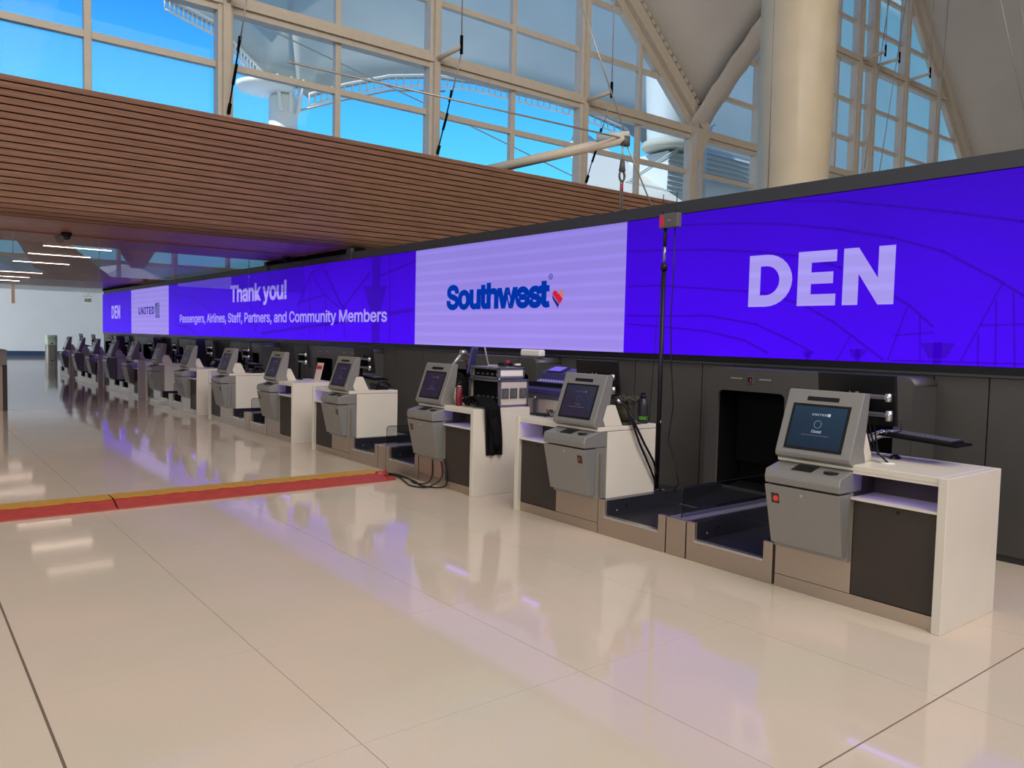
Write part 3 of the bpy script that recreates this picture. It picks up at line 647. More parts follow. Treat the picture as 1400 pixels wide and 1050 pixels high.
obj('lower_panel', MB().box(-.4, .33, 0, .6, 0, .90), steel, cb); obj('upper_body', MB().prism([(0, .905), (0, 1.235), (.6, 1.20), (.6, .905)], 'x', -.4, .33), silver, cb)
obj('side_panel', MB().box(.33, .41, -.01, .62, 0, .93), darkdoor, cb); obj('side_head', MB().box(.33, .41, -.01, .62, .93, 1.205), silver, cb); obj('top_cap', MB().prism([(-.4, 1.34), (.41, 1.2), (.41, 1.23), (-.4, 1.37)], 'y', -.02, .63), silver, cb)
for z in (.12, 1.02): obj('bolt', MB().box(.41, .418, .3, .34, z, z+.05), black, cb)

# ================================================================== CHECK-IN MODULES
FX = 4.88                       # front plane of the counters
def rng(a, b, s): return (a, b) if s > 0 else (-b, -a)
def make_counter(s, label):
    """s=+1: outer leg at low Y (v grows to +Y); s=-1 mirrored. origin at outer front foot"""
    t = thing('check_in_counter', label, 'counter')
    B = lambda x0, x1, a, b, z0, z1: MB().box(x0, x1, *rng(a, b, s), z0, z1)
    obj('side_leg', B(-.04, .73, 0, .055, 0, .935), white, t, bev=.004)
    mb = B(-.02, .73, .055, 1.14, .896, .935)
    obj('front_lip', B(-.02, -.002, .055, .59, .880, .896), white, t)
    obj('countertop', mb, white, t, bev=.004)
    obj('shelf', B(-.03, .3, .055, .592, .712, .728), white, t)
    obj('recess_back', B(.27, .30, .055, .6, .728, .89), darkdoor, t)
    obj('recess_side', B(.0, .3, .592, .606, .708, .89), darkdoor, t)
    obj('storage_door', B(0, .02, .06, .583, .095, .708), darkdoor, t, bev=.002)
    obj('door_lock', MB().tube([(-.004, (.3)*s, .675), (.01, (.3)*s, .675)], .011, 10), black, t)
    obj('toe_kick', B(.0, .02, .06, 1.14, 0, .088), steel, t)
    obj('steel_panel', B(0, .02, .587, 1.14, .092, .70), steel, t)
    obj('carcass', B(.022, .70, .058, 1.10, .01, .708), darkdoor, t)
    obj('end_panel', B(.10, .73, 1.10, 1.14, .0, .892), white, t, bev=.003)
    obj('rear_panel', B(.70, .728, .058, 1.10, .0, .89), white, t)
    obj('kiosk_block', MB().prism([(.07, .937), (.04, 1.0), (.085, 1.125), (.19, 1.125), (.285, .937)], 'y', *rng(.62, 1.135, s)), white, t, bev=.003)
    obj('led_strip', B(.02, .05, .08, .57, .888, .8955), ledstrip, t)
    return t
def make_kiosk(s, label, bright):
    """origin: foot centre on the front plane"""
    t = thing('check_in_kiosk', label, 'kiosk'); h = .272
    obj('body', MB().box(-.036, .098, -h+.002, h-.002, .30, .754), silver, t)
    # lower door: wedge, narrower at the bottom
    v = [(-.175, -h, .745), (-.175, h, .745), (-.037, h, .745), (-.037, -h, .745), (-.09, -h+.012, .335), (-.09, h-.012, .335), (-.037, h-.012, .335), (-.037, -h+.012, .335)]
    dr = obj('lower_door', MB().add(v, [(0, 1, 2, 3), (4, 7, 6, 5), (0, 4, 5, 1), (1, 5, 6, 2), (2, 6, 7, 3), (3, 7, 4, 0)]), silver, t, bev=.003)
    ys_ = (h-.075)*s
    def on(z): return -.175+(.745-z)/.41*.085
    zb = .655
    obj('scanner_frame', MB().prism([(on(zb-.035)-.001, zb-.035), (on(zb+.035)-.001, zb+.035), (on(zb+.035)+.01, zb+.035), (on(zb-.035)+.01, zb-.035)], 'y', ys_-.03, ys_+.03), darkdoor, dr)
    obj('scanner_light', MB().tube([(on(zb)-.007, ys_-.006*s, zb), (on(zb)+.004, ys_-.006*s, zb)], .019, 14), redbtn if bright else dimred, dr)
    obj('lock', MB().tube([(on(.70)-.004, 0, .70), (on(.70)+.004, 0, .70)], .008, 10), silver2, dr)
    # tray
    tr = obj('tray', MB().prism([(-.17, .757), (-.182, .80), (-.168, .852), (.0, .895), (.098, .895), (.098, .757)], 'y', -h, h), silver, t, bev=.006)
    zt = lambda x: .852+(x+.168)/.168*.043+.0015
    obj('printer_slot', MB().add([(-.135, .10, zt(-.135)), (-.135, -.045, zt(-.135)), (-.03, -.045, zt(-.03)), (-.03, .10, zt(-.03)), (-.135, .10, zt(-.135)+.004), (-.135, -.045, zt(-.135)+.004), (-.03, -.045, zt(-.03)+.004), (-.03, .10, zt(-.03)+.004)],
        [(4, 5, 6, 7), (0, 1, 5, 4), (1, 2, 6, 5), (2, 3, 7, 6), (3, 0, 4, 7)]), black, tr)
    obj('reader_pad', MB().prism([(-.095+.035*math.cos(a), -.165+.05*math.sin(a)) for a in [i*2*PI/14 for i in range(14)]], 'z', zt(-.095)-.01, zt(-.095)+.006), black, tr)
    obj('card_slot', MB().box(-.12, -.11, .135, .15, zt(-.1)-.005, zt(-.1)+.004), silver2, tr)
    # tilted housing
    x0, z0, x1, z1 = -.062, .935, .085, 1.39
    hs = obj('screen_housing', MB().prism([(x0, z0+.004), (x0-.006, z0+.03), (x1-.004, z1-.004), (x1+.01, z1+.004), (x1+.07, z1), (.135, 1.2), (.105, 1.02), (.13, .95), (.13, .895), (x0+.06, .905)], 'y', -h, h), silver, t, bev=.005)
    d = Vector((x1-x0+.004, 0, z1-z0-.034)).normalized(); n = Vector((-d.z, 0, d.x)); o = Vector((x0-.006, 0, z0+.03))
    def P(a, b, c): return tuple(o+d*b+n*c+Vector((0, a, 0)))
    def slab(a0, a1, b0, b1, c0, c1):
        vs = [P(a0, b0, c0), P(a1, b0, c0), P(a1, b1, c0), P(a0, b1, c0), P(a0, b0, c1), P(a1, b0, c1), P(a1, b1, c1), P(a0, b1, c1)]
        return MB().add(vs, [(0, 3, 2, 1), (4, 5, 6, 7), (0, 1, 5, 4), (1, 2, 6, 5), (2, 3, 7, 6), (3, 0, 4, 7)])
    obj('bezel', slab(-.205, .215, .03, .355, -.004, .003), black, hs)
    sc = obj('touchscreen', slab(-.185, .195, .05, .337, .002, .0045), scrK if bright else scrD, t)
    if bright: sc['label'] = 'lit blue touchscreen with a closed message'
    obj('camera_bar', slab(-.11, .12, .378, .408, -.004, .003), black, hs)
    tm = ktext if bright else ktextd
    text('lettering', 'UNITED', tm, sc, P(.055, .275, .006), (0, -1, 0), d, .105, .014, .02, 1.25)
    text('emblem', '■', tm, sc, P(-.055, .273, .006), (0, -1, 0), d, .022, .02)
    ring = MB(); ringp = [Vector(P(.0+.026*math.cos(a), .215+.026*math.sin(a), .006)) for a in [i*2*PI/20 for i in range(21)]]
    obj('status_ring', ring.tube(ringp, .0008, 4), tm, sc)
    text('lettering', 'Closed', tm, sc, P(.035, .155, .006), (0, -1, 0), d, .07, .02, .01)
    obj('text_line', slab(-.095, .105, .135, .139, .005, .0062), ktextd, sc)
    return t
scrK = screenmat('kiosk_screen_blue', s2l((28, 40, 58)), s2l((36, 58, 76)), .95, 1.36, mott=.15)
scrD = emit('kiosk_screen_dark', s2l((30, 26, 50)), 1.0)
ktext = emit('kiosk_text', s2l((170, 180, 195))); ktextd = emit('kiosk_text_dim', s2l((78, 76, 100)))
for m_ in (scrK, scrD): m_.node_tree.nodes['Principled BSDF'].inputs['Roughness'].default_value = .08

def make_conveyor(label):
    """origin: front centre of belt on floor, width .765"""
    t = thing('baggage_conveyor', label, 'conveyor'); h = .3825
    obj('front_frame', MB().prism([(-h, 0), (h, 0), (h, .3), (h-.075, .3), (h-.075, .165), (-h+.075, .165), (-h+.075, .3), (-h, .3)], 'x', 0, .035), steel, t, bev=.003)
    obj('front_lip', MB().box(-.004, .05, -h+.075, h-.075, .150, .168), silver2, t)
    obj('belt', MB().prism([(.04, .13), (.04, .158), (1.0, .158), (1.0, .13)], 'y', -h+.08, h-.08), rubber, t)
    obj('feed_belt', MB().prism([(1.01, .13), (1.01, .162), (1.06, .17), (1.95, .30), (1.95, .13)], 'y', -h+.08, h-.08), rubber, t)
    for s in (-1, 1):
        g = obj('side_guard', MB().box(.035, 1.66, *sorted((s*h, s*(h-.075))), .02, .298), darkgloss, t)
        y_ = s*(h-.075)
        obj('guard_bolt', MB().tube([(.28, y_-.002*s*-1, .235), (.28, y_-.006*s, .235)], .016, 10), black, g)
        obj('guard_bolt', MB().tube([(.16, y_, .2), (.16, y_-.005*s, .2)], .008, 8), silver2, g)
    obj('guard_line', MB().box(1.0, 1.012, -h+.08, h-.08, .158, .165), silver2, t)
    return t
deckm = mat('divider_deck', (.32, .30, .42), .5, .9)
def make_divider(label):
    t = thing('conveyor_divider', label, 'divider'); h = .096
    obj('front_plate', MB().box(0, .03, -h, h, 0, .298), steel, t, bev=.002)
    obj('deck', MB().box(.03, 1.65, -h, h, .05, .300), deckm, t)
    for y_ in (-.07, -.03, .02, .07): obj('deck_rail', MB().box(.05, 1.64, y_-.003, y_+.003, .300, .306), silver2, t)
    L = [(.07, .300), (.07, .51)]+[(.07+.035*(1-math.cos(a)), .51+.035*math.sin(a)) for a in [i*PI/2/6 for i in range(1, 7)]]+[(1.62, .545), (1.62, .300)]
    obj('glass_panel', MB().prism(L, 'y', -.005, .005), smoked, t)
    obj('glass_edge', MB().tube([(.07, 0, .30)]+[(a, 0, b) for a, b in L[1:-1]], .004, 6), black, t)
    return t
def rrect(x0, x1, z0, z1, r, n=5):
    L = [(x0, z0), (x1, z0)]
    L += [(x1-r+r*math.cos(a), z1-r+r*math.sin(a)) for a in [i*PI/2/n for i in range(n+1)]]
    L += [(x0+r-r*math.sin(a), z1-r+r*math.cos(a)) for a in [i*PI/2/n for i in range(n+1)]]
    return L
def make_portal(label):
    """origin at centre line on floor, X local 0 = front face (world 6.53)"""
    t = thing('conveyor_portal', label, 'baggage portal'); H = 1.03; T = 1.452
    outl = rrect(-H, H, 0, T, .08)
    cu = bpy.data.curves.new('p', 'CURVE'); cu.dimensions = '2D'; cu.fill_mode = 'BOTH'; cu.extrude = .015
    for L in (outl, rrect(.135, .885, .28, 1.235, .055), rrect(-.885, -.135, .28, 1.235, .055)):
        sp = cu.splines.new('POLY'); sp.points.add(len(L)-1); sp.use_cyclic_u = True
        for q, (a, b) in zip(sp.points, L): q.co = (a, b, 0, 1)
    to = bpy.data.objects.new('p', cu); COL.objects.link(to); bpy.context.view_layer.update()
    me = bpy.data.meshes.new_from_object(to.evaluated_get(bpy.context.evaluated_depsgraph_get())); bpy.data.objects.remove(to); bpy.data.curves.remove(cu)
    for v_ in me.vertices: v_.co = Vector((v_.co.z+.015, v_.co.x, v_.co.y))
    me.materials.clear(); me.materials.append(portm); me.name = 'front_panel'
    o = bpy.data.objects.new('front_panel', me); COL.objects.link(o); o.parent = t
    hd = MB(); o1 = rrect(-H, H, 0, T, .08)[1:]; hd.add([(.03, a, b) for a, b in o1]+[(.44, a, b) for a, b in o1]+[(0, 0, 0)]*0, [(i, i+1, i+1+len(o1), i+len(o1)) for i in range(len(o1)-1)]+[(len(o1)-1, len(o1)-1+len(o1), len(o1)+0, 0)][:0], True)
    obj('hood', hd, portm, t, solid=.012)
    obj('hood_left_side', MB().box(.03, .44, -H, -H+.01, 0, T-.08), portm, t)
    for c in (-.51, .51):
        obj('tunnel', MB().box(.05, .44, c-.40, c-.385, .0, 1.30).box(.05, .44, c+.385, c+.40, .0, 1.30).box(.05, .44, c-.40, c+.40, 1.26, 1.30).box(.43, .44, c-.4, c+.4, 0, 1.3), blackm, t)
        obj('strip_curtain', MB().box(.32, .33, c-.37, c+.37, .5, 1.25), blackm, t)
        sg_ = obj('number_display', MB().box(-.012, .0, c-.03, c+.03, 1.315, 1.385), alu, t)
        obj('display_face', MB().box(-.014, -.011, c-.024, c+.024, 1.322, 1.378), black, sg_)
        text('lettering', '1', mat('digit_red', (1, .02, .03), .5) if 0 else digit, sg_, (-.016, c-.004, 1.334), (0, -1, 0), (0, 0, 1), .012, .03, .02)
        for d_ in (.16, -.16): obj('light_slot', MB().prism([(c+d_-.065, 1.352), (c+d_+.065, 1.352), (c+d_+.065, 1.364), (c+d_-.065, 1.364)], 'x', -.004, .004), slotm, t)
    return t
portm = mat('portal_grey', (.075, .073, .068), .42, .2); digit = emit('digit_red', (1, .02, .05), 1.0); slotm = mat('slot_lens', (.30, .27, .22), .4)

def make_monitor(label):
    """origin: clamp foot on the counter top (z=0 there); screen faces the agent (+X)"""
    t = thing('agent_monitor', label, 'monitor')
    obj('screen', rot(MB().box(.0, .022, -.285, .285, .22, .57), (0, 0, .22), 'Y', math.radians(-8)), black, t, bev=.004)
    obj('back_box', rot(MB().box(-.03, .0, -.09, .09, .30, .45), (0, 0, .22), 'Y', math.radians(-8)), blackm, t)
    obj('label_tag', rot(MB().box(-.034, -.03, -.04, .03, .43, .455), (0, 0, .22), 'Y', math.radians(-8)), silver2, t)
    obj('post', MB().tube([(-.06, .0, 0), (-.06, .0, .45)], .018, 10), blackm, t)
    obj('monitor_arm', MB().box(-.085, -.045, -.24, -.0, .405, .435), alu, t, bev=.006)
    obj('arm_joint', MB().tube([(-.065, -.25, .39), (-.065, -.25, .445)], .022, 10), silver2, t)
    obj('lower_arm', MB().box(-.085, -.045, -.25, -.0, .285, .315), alu, t, bev=.006)
    obj('lower_joint', MB().tube([(-.065, -.26, .26), (-.065, -.26, .33)], .022, 10), silver2, t)
    obj('monitor_cable', MB().tube([(-.05, -.26, .29), (-.03, -.33, .26), (-.05, -.34, .2), (-.04, -.26, .17), (-.03, -.15, .15)], .004, 6), black, t)
    obj('clamp', MB().box(-.10, -.02, -.04, .04, .0, .02), black, t)
    return t
def make_keyboard(label):
    t = thing('keyboard_shelf', label, 'keyboard')
    obj('support_arm', MB().tube([(.0, .22, .05), (0, .12, .09), (0, -.04, .165)], .028, 8), silver2, t)
    obj('swivel', MB().tube([(-.03, -.06, .165), (.04, -.12, .165)], .028, 10), silver2, t)
    obj('tray', rot(MB().box(-.10, .14, -.56, -.05, .155, .170), (0, -.05, .16), 'X', math.radians(3)), blackm, t, bev=.003)
    kb = obj('keyboard', rot(MB().box(-.08, .10, -.52, -.10, .171, .186), (0, -.05, .16), 'X', math.radians(3)), black, t)
    mb = MB()
    for i in range(4):
        for j in range(12): mb.box(-.07+i*.04, -.04+i*.04, -.51+j*.033, -.485+j*.033, .187, .192)
    obj('keys', rot(mb, (0, -.05, .16), 'X', math.radians(3)), boxgrey, kb)
    obj('arm_base', MB().tube([(0, .22, 0), (0, .22, .06)], .03, 10), black, t)
    return t
def make_mouse(label):
    t = thing('computer_mouse', label, 'mouse')
    obj('shell', MB().grid(lambda u, v: (.055*math.cos(2*PI*u)*math.sin(PI*v/2), .032*math.sin(2*PI*u)*math.sin(PI*v/2), .03*math.cos(PI*v/2)), 16, 6), black, t)
    obj('cord', MB().tube([(.0, .03, .006), (.02, .1, .004), (-.05, .18, .03), (-.1, .2, .008), (-.12, .12, .004)], .003, 5), black, t)
    return t
def make_phone(label):
    t = thing('desk_phone', label, 'phone')
    obj('base', MB().prism([(-.1, 0), (.1, 0), (.1, .025), (-.1, .09)], 'y', -.1, .1), black, t, bev=.008)
    obj('handset', MB().tube([(-.09, -.13, .07), (-.06, -.13, .12), (.03, -.13, .11), (.1, -.13, .045)], .02, 8), black, t)
    mb = MB()
    for i in range(4):
        for j in range(3): mb.box(-.04+i*.03, -.02+i*.03, -.03+j*.03, -.01+j*.03, .02+.03*(3-i)/3*.9, .062-.012*i+.012)
    obj('keypad', mb, boxgrey, t)
    return t

C_pos = []; kinds = []
for k in range(7):
    y0 = 2.0+PER*k
    C_pos.append((+1, y0)); 
    if k < 6: C_pos.append((-1, y0+4.06))
protoC = {}; protoK = {}; pm = pk = pmo = pp = None
GC = 'white check-in counters along the video wall'; GK = 'grey check-in kiosks along the video wall'
place = ['at the near right end', 'beside the black mast', 'under the stacked road cases', 'just past the red and yellow cable ramp', 'with a small paper sign on top']
for i, (s, y0) in enumerate(C_pos):
    extra = place[i] if i < 4 else '%s in the row from the right' % ordn[i]
    lab = 'white-topped check-in counter with open shelf %s' % extra
    loc = (FX, y0, 0)
    if s not in protoC: o = protoC[s] = make_counter(s, lab); o.location = loc; o['group'] = GC
    else: dup(protoC[s], loc, lab, GC)
    kc = y0+s*.862; loc = (FX, kc, 0)
    if i == 0:
        o = make_kiosk(s, 'grey check-in kiosk with lit blue closed screen at the near right end', True); o.location = loc; o['group'] = GK
    else:
        lab = 'grey check-in kiosk with dark screen %s' % extra
        if s not in protoK: o = protoK[s] = make_kiosk(s, lab, False); o.location = loc; o['group'] = GK
        else: dup(protoK[s], loc, lab, GK)
    # agent equipment
    mloc = (5.38, y0+s*.86 if s > 0 else y0-.60, .936)
    lab = 'black agent monitor seen from behind on counter %s' % extra
    if i == 2: pass
    elif pm is None: pm = make_monitor(lab); pm.location = mloc; pm['group'] = 'agent monitors behind the kiosks'
    else: dup(pm, mloc, lab)
    if i not in (1, 2, 4):
        kl = (5.42, y0+(.72 if s > 0 else -.40), .936); lab = 'black keyboard shelf on silver arm on counter %s' % extra
        if pk is None: pk = make_keyboard(lab); pk.location = kl; pk['group'] = 'keyboard shelves on the counters'
        else: dup(pk, kl, lab)
        ml = (5.40, y0+s*.585, .936); lab = 'black computer mouse on counter %s' % extra
        if pmo is None: pmo = make_mouse(lab); pmo.location = ml; pmo['group'] = 'mice on the counters'
        else: dup(pmo, ml, lab)
    if s < 0 and i > 1:
        lab = 'black desk phone on counter %s' % extra; pl_ = (5.42, y0-.95, .936)
        if pp is None: pp = make_phone(lab); pp.location = pl_; pp['group'] = 'desk phones on the counters'
        else: dup(pp, pl_, lab)
pc = pd = pt = None
for k in range(7):
    y0 = 2.0+PER*k
    o_ = ordn[k]
    for j, c in enumerate((1.5475, 2.5325)):
        if k == 6 and j == 1: continue
        lab = 'black-belted steel-fronted baggage conveyor, %s of the %s pair from the right' % (('right one', 'left one')[j], o_)
        loc = (FX, y0+c, 0)
        if pc is None: pc = make_conveyor(lab); pc.location = loc; pc['group'] = 'baggage conveyors between the counters'
        else: dup(pc, loc, lab)
    lab = 'narrow steel divider with smoked glass fin between the %s pair of conveyors' % o_; loc = (FX, y0+2.04, 0)
    if pd is None: pd = make_divider(lab); pd.location = loc; pd['group'] = 'conveyor dividers'
    else: dup(pd, loc, lab)
    lab = 'dark grey portal hood with two baggage openings behind the %s pair of conveyors' % o_; loc = (6.53, y0+2.04, 0)
    if pt is None: pt = make_portal(lab); pt.location = loc; pt['group'] = 'baggage portals'
    else: dup(pt, loc, lab)

# ================================================================== LOOSE OBJECTS
# grommet and cables on the first counter
gm = thing('cable_grommet', 'white round cable grommet with black cables on the nearest counter', 'grommet', (5.13, 2.50, .936))
obj('ring', MB().lathe([(.012, 0), (.045, 0), (.045, .004), (.02, .006)], n=20), whitem, gm)
for k in range(4): obj('cable', MB().tube([(0, 0, .004), (.03*k-.03, .05+.02*k, .06), (.08, .12+.02*k, .10-.01*k), (.18, .2+.05*k, .25+.05*k)], .006, 6), black, gm)
# sign holders
for i, (y, lab) in enumerate(((12.02, 'pink and white paper sign standing on the fifth counter'), (21.55, 'pink and white paper sign standing on a distant counter'))):
    t = thing('sign_holder', lab, 'sign', (5.45, y, .936), 'paper signs on the counters')
    obj('sheet', rot(MB().box(-.004, .004, -.11, .11, 0, .30), (0, 0, 0), 'Y', math.radians(14)), paper, t)
    obj('red_band', rot(MB().box(-.007, -.004, -.09, .09, .19, .25), (0, 0, 0), 'Y', math.radians(14)), redmark, t)
    obj('foot', MB().box(-.04, .08, -.11, .11, 0, .008), paper, t)
# road cases on counter C (x 5.24-5.64, y 6.85-7.43)
cs = thing('rack_case', 'large road case with aluminium edges, open front, on the third counter', 'road case', (5.24, 6.86, .936), 'road cases on the third counter')
def rackcase(t, W_, D_, H_, big):
    e_ = .022
    obj('shell', MB().box(.03, D_, 0, W_, 0, .012).box(.03, D_, 0, W_, H_-.012, H_).box(.03, D_, 0, .012, 0, H_).box(.03, D_, W_-.012, W_, 0, H_).box(D_-.012, D_, 0, W_, 0, H_), caselam, t)
    mb = MB()
    for y_ in (0, W_-e_):
        for z_ in (0, H_-e_): mb.box(-.0, D_+.004, y_-.004, y_+e_+.004, z_-.001, z_+e_+.003)
        mb.box(0, e_, y_-.004, y_+e_+.004, 0, H_); mb.box(D_-e_, D_+.004, y_-.004, y_+e_+.004, 0, H_)
    for z_ in (0, H_-e_): mb.box(0, e_, 0, W_, z_, z_+e_)
    obj('edge_trim', mb, alu, t, bev=.003)
    obj('inner_rack', MB().box(.05, D_-.02, .03, W_-.03, .02, H_-.02), blackm, t)
    mb = MB()
    for k in range(5): mb.box(.043, .052, .06+k*.09, .1+k*.09, H_*.3, H_*.3+.02)
    obj('device_knobs', mb, alu, t)
    if big:
        for x_ in (.03, .15, .28):
            lt = obj('latch', MB().box(x_, x_+.10, -.012, -.003, H_*.32, H_*.70), alu, t, bev=.006)
            obj('latch_plate', MB().box(x_+.02, x_+.08, -.02, -.012, H_*.36, H_*.64), boxgrey, lt)
        for y_ in (.03, W_-.03): obj('corner_ball', MB().lathe([(.004, -.012), (.02, 0), (.02, .02), (.004, .03)], (.02, y_, H_), 10), alu, t)
    else: obj('side_strip', MB().box(.03, D_-.03, -.007, -.002, .035, H_-.035), whitem, t)
rackcase(cs, .58, .41, .30, True)
cs2 = thing('rack_case', 'shallow road case stacked on top of the larger case', 'road case', (5.24, 6.88, 1.245), 'road cases on the third counter'); rackcase(cs2, .54, .37, .125, False)
lp = thing('laptop', 'open laptop seen edge-on on top of the road cases', 'laptop', (5.42, 7.14, 1.376))
Rz = math.radians(52)
obj('base', rot(MB().box(-.15, .15, -.1, .1, 0, .014), (0, 0, 0), 'Z', Rz), silver2, lp)
obj('lid', rot(rot(MB().box(-.15, .15, .093, .1, .014, .225), (0, .1, .014), 'X', math.radians(-14)), (0, 0, 0), 'Z', Rz), silver2, lp)
cc = thing('cable_coil', 'tangled black cables on top of the road cases', 'cables', (5.42, 6.98, 1.376))
mb = MB()
for k in range(9):
    a0 = random.uniform(0, 6); mb.tube([(.10*math.cos(a0+t)*random.uniform(.7, 1), .09*math.sin(a0+t)*random.uniform(.7, 1), .012+.004*k) for t in [i*.6 for i in range(9)]], .006, 6)
obj('coil', mb, black, cc); obj('red_plug', MB().box(.0, .03, -.03, .0, .045, .075), redmark, cc); obj('white_plug', MB().box(.08, .14, -.09, -.05, .02, .04), whitem, cc)
# agent monitor C (edge on)
mc = thing('agent_monitor', 'thin monitor turned edge-on behind the third kiosk, dark blue face', 'monitor', (5.62, 7.95, .936), 'agent monitors behind the kiosks')
obj('screen', rot(rot(MB().box(-.26, .26, -.012, .012, .33, .64), (0, 0, .33), 'X', math.radians(10)), (0, 0, 0), 'Z', math.radians(47)), navy, mc, bev=.004)
obj('post', MB().tube([(0, .05, 0), (0, .05, .42)], .02, 10), blackm, mc); obj('foot', MB().box(-.08, .08, -.03, .12, 0, .015), black, mc)
ma = thing('monitor_arm', 'bent silver monitor arm rising behind the third kiosk', 'bracket', (5.35, 7.75, .936))
obj('arm', MB().tube([(0, .0, .0), (0, .05, .25), (-.05, .12, .42), (.0, -.02, .58)], .022, 8), silver2, ma); obj('hinge', MB().tube([(-.03, -.02, .58), (.04, -.02, .58)], .03, 10), silver2, ma)
# red bottle
rb = thing('water_bottle', 'red metal water bottle with black loop cap on the third counter', 'bottle', (4.97, 7.235, .936))
obj('body', MB().lathe([(.036, 0), (.038, .01), (.038, .20), (.03, .212)], n=24), redp, rb); obj('neck_ring', MB().lathe([(.028, .212), (.028, .222)], n=20), silver2, rb); obj('cap', MB().lathe([(.026, .222), (.026, .25), (.02, .258)], n=20), black, rb)
obj('cap_loop', MB().tube([(0, .03*math.cos(a), .25+.03*math.sin(a)) for a in [i*PI/8 for i in range(9)]], .007, 6), black, rb)
# cable heap + jacket
hp = thing('cable_heap', 'heap of black cables and straps in front of the rack case', 'cables', (5.08, 7.12, .936)); mb = MB()
for k in range(26):
    a0 = random.uniform(0, 6.3); cx_, cy_ = random.uniform(-.03, .05), random.uniform(-.16, .12)
    mb.tube([(cx_+.05*math.cos(a0+t)+random.uniform(-.01, .01), cy_+.09*math.sin(a0+t), .01+random.uniform(0, .10)) for t in [i*.7 for i in range(9)]], .007, 5)
obj('cables', mb, black, hp)
hs_ = thing('headset', 'black straps and a dark pack hanging behind the red bottle', 'pack', (5.2, 7.58, .936)); mb = MB()
mb.lathe([(.02, 0), (.10, .02), (.11, .15), (.10, .26), (.05, .33), (.02, .35)], n=14); obj('pack', mb, cloth, hs_)
obj('strap', MB().tube([(-.1, -.05, .05), (-.14, -.02, .2), (-.08, .02, .32), (0, 0, .35)], .014, 6), cloth, hs_)
jk = thing('jacket', 'black jacket draped over the outer side of the third counter', 'jacket', (5.07, 6.79, .936))
def drape(u, v):     # v along length: over heap, over edge, down the side
    L_ = v*.82; wv = .012*math.sin(u*11+v*4)+.006*math.sin(u*23)
    if L_ < .30: y_ = .34-L_*1.08; z_ = .02+.075*math.sin(min(1, L_/.30)*PI)+.015+wv*.5; y_ = max(y_, -.018)
    else: y_ = -.035-wv*1.6; z_ = .02-(L_-.30)
    wd_ = .22-.08*max(0, v-.5)*(1 if u < .5 else .3); sk = .05*max(0, v-.35)
    return ((u-.5)*wd_+sk, y_, z_)
obj('cloth', MB().grid(drape, 22, 34), cloth, jk, solid=.012)
obj('sleeve', MB().tube([(.0, -.045, -.1), (.03, -.06, -.25), (.05, -.055, -.36), (.06, -.05, -.42)], .055, 10, .042), cloth, jk)
# small white box on the second portal
wb = thing('access_point', 'small rounded white box perched on the second portal hood', 'router', (6.64, 7.97, 1.468)); obj('case', MB().box(-.06, .04, -.2, .2, 0, .09), whitem, wb, bev=.02); obj('led', MB().box(-.063, -.059, -.09, -.08, .04, .05), greenw, wb); obj('antenna', MB().tube([(-.22, .1, -.3), (-.2, .02, .06)], .006, 6), black, wb)
# flight case on the floor behind the gap with mixer on top
fcase = thing('flight_case', 'pale road case with black letters standing behind the second counter', 'road case', (6.06, 6.66, 0))
obj('shell', MB().box(0, .5, 0, .86, .03, 1.02), caselam, fcase, bev=.004)
mb = MB()
for y_ in (0, .83): mb.box(-.006, .506, y_-.003, y_+.033, .03, 1.02)
mb.box(-.006, .506, 0, .86, .99, 1.045).box(-.006, .506, 0, .86, .03, .07); obj('edge_trim', mb, alu, fcase)
obj('latch', MB().box(-.03, 0, .50, .56, .72, .98), alu, fcase); obj('latch_knob', MB().tube([(-.04, .53, 1.0), (-.0, .53, 1.0)], .02, 10), silver2, fcase)
text('lettering', 'VIV', black, fcase, (-.008, .34, .80), (0, -1, 0), (0, 0, 1), .17, .075, .03)
mb = MB()
for y_ in (.08, .78):
    for x_ in (.08, .42): mb.lathe([(.03, 0), (.03, .03)], (x_, y_, 0), 12)
obj('castors', mb, black, fcase)
mx_ = thing('mixing_desk', 'dark violet-lit digital mixing desk on top of the floor case', 'mixer', (6.02, 6.62, 1.048))
obj('chassis', MB().prism([(0, 0), (0, .06), (.34, .155), (.36, .24), (.52, .30), (.54, .0)], 'y', 0, .86), navy, mx_, bev=.006)
sd = obj('display', MB().prism([(.365, .247), (.515, .304), (.513, .309), (.363, .252)], 'y', .5, .8), black, mx_); obj('display_glass', MB().prism([(.385, .262), (.50, .305), (.498, .312), (.383, .268)], 'y', .55, .76), emit('mixer_display', s2l((110, 90, 220))), sd)
mb = MB()
for j in range(16):
    y_ = .05+j*.05; mb.box(.07, .075+.15, y_, y_+.004, .083+.0, .13)
    mb.box(.11+.04*random.random(), .14+.04*random.random(), y_-.01, y_+.014, .10, .125)
obj('faders', mb, black, mx_)
mb = MB()
for i in range(2):
    for j in range(16): mb.box(.25+i*.035, .268+i*.035, .045+j*.05, .065+j*.05, .13+i*.01, .148+i*.01)
obj('buttons', mb, emit('mixer_buttons', s2l((120, 110, 170))), mx_)
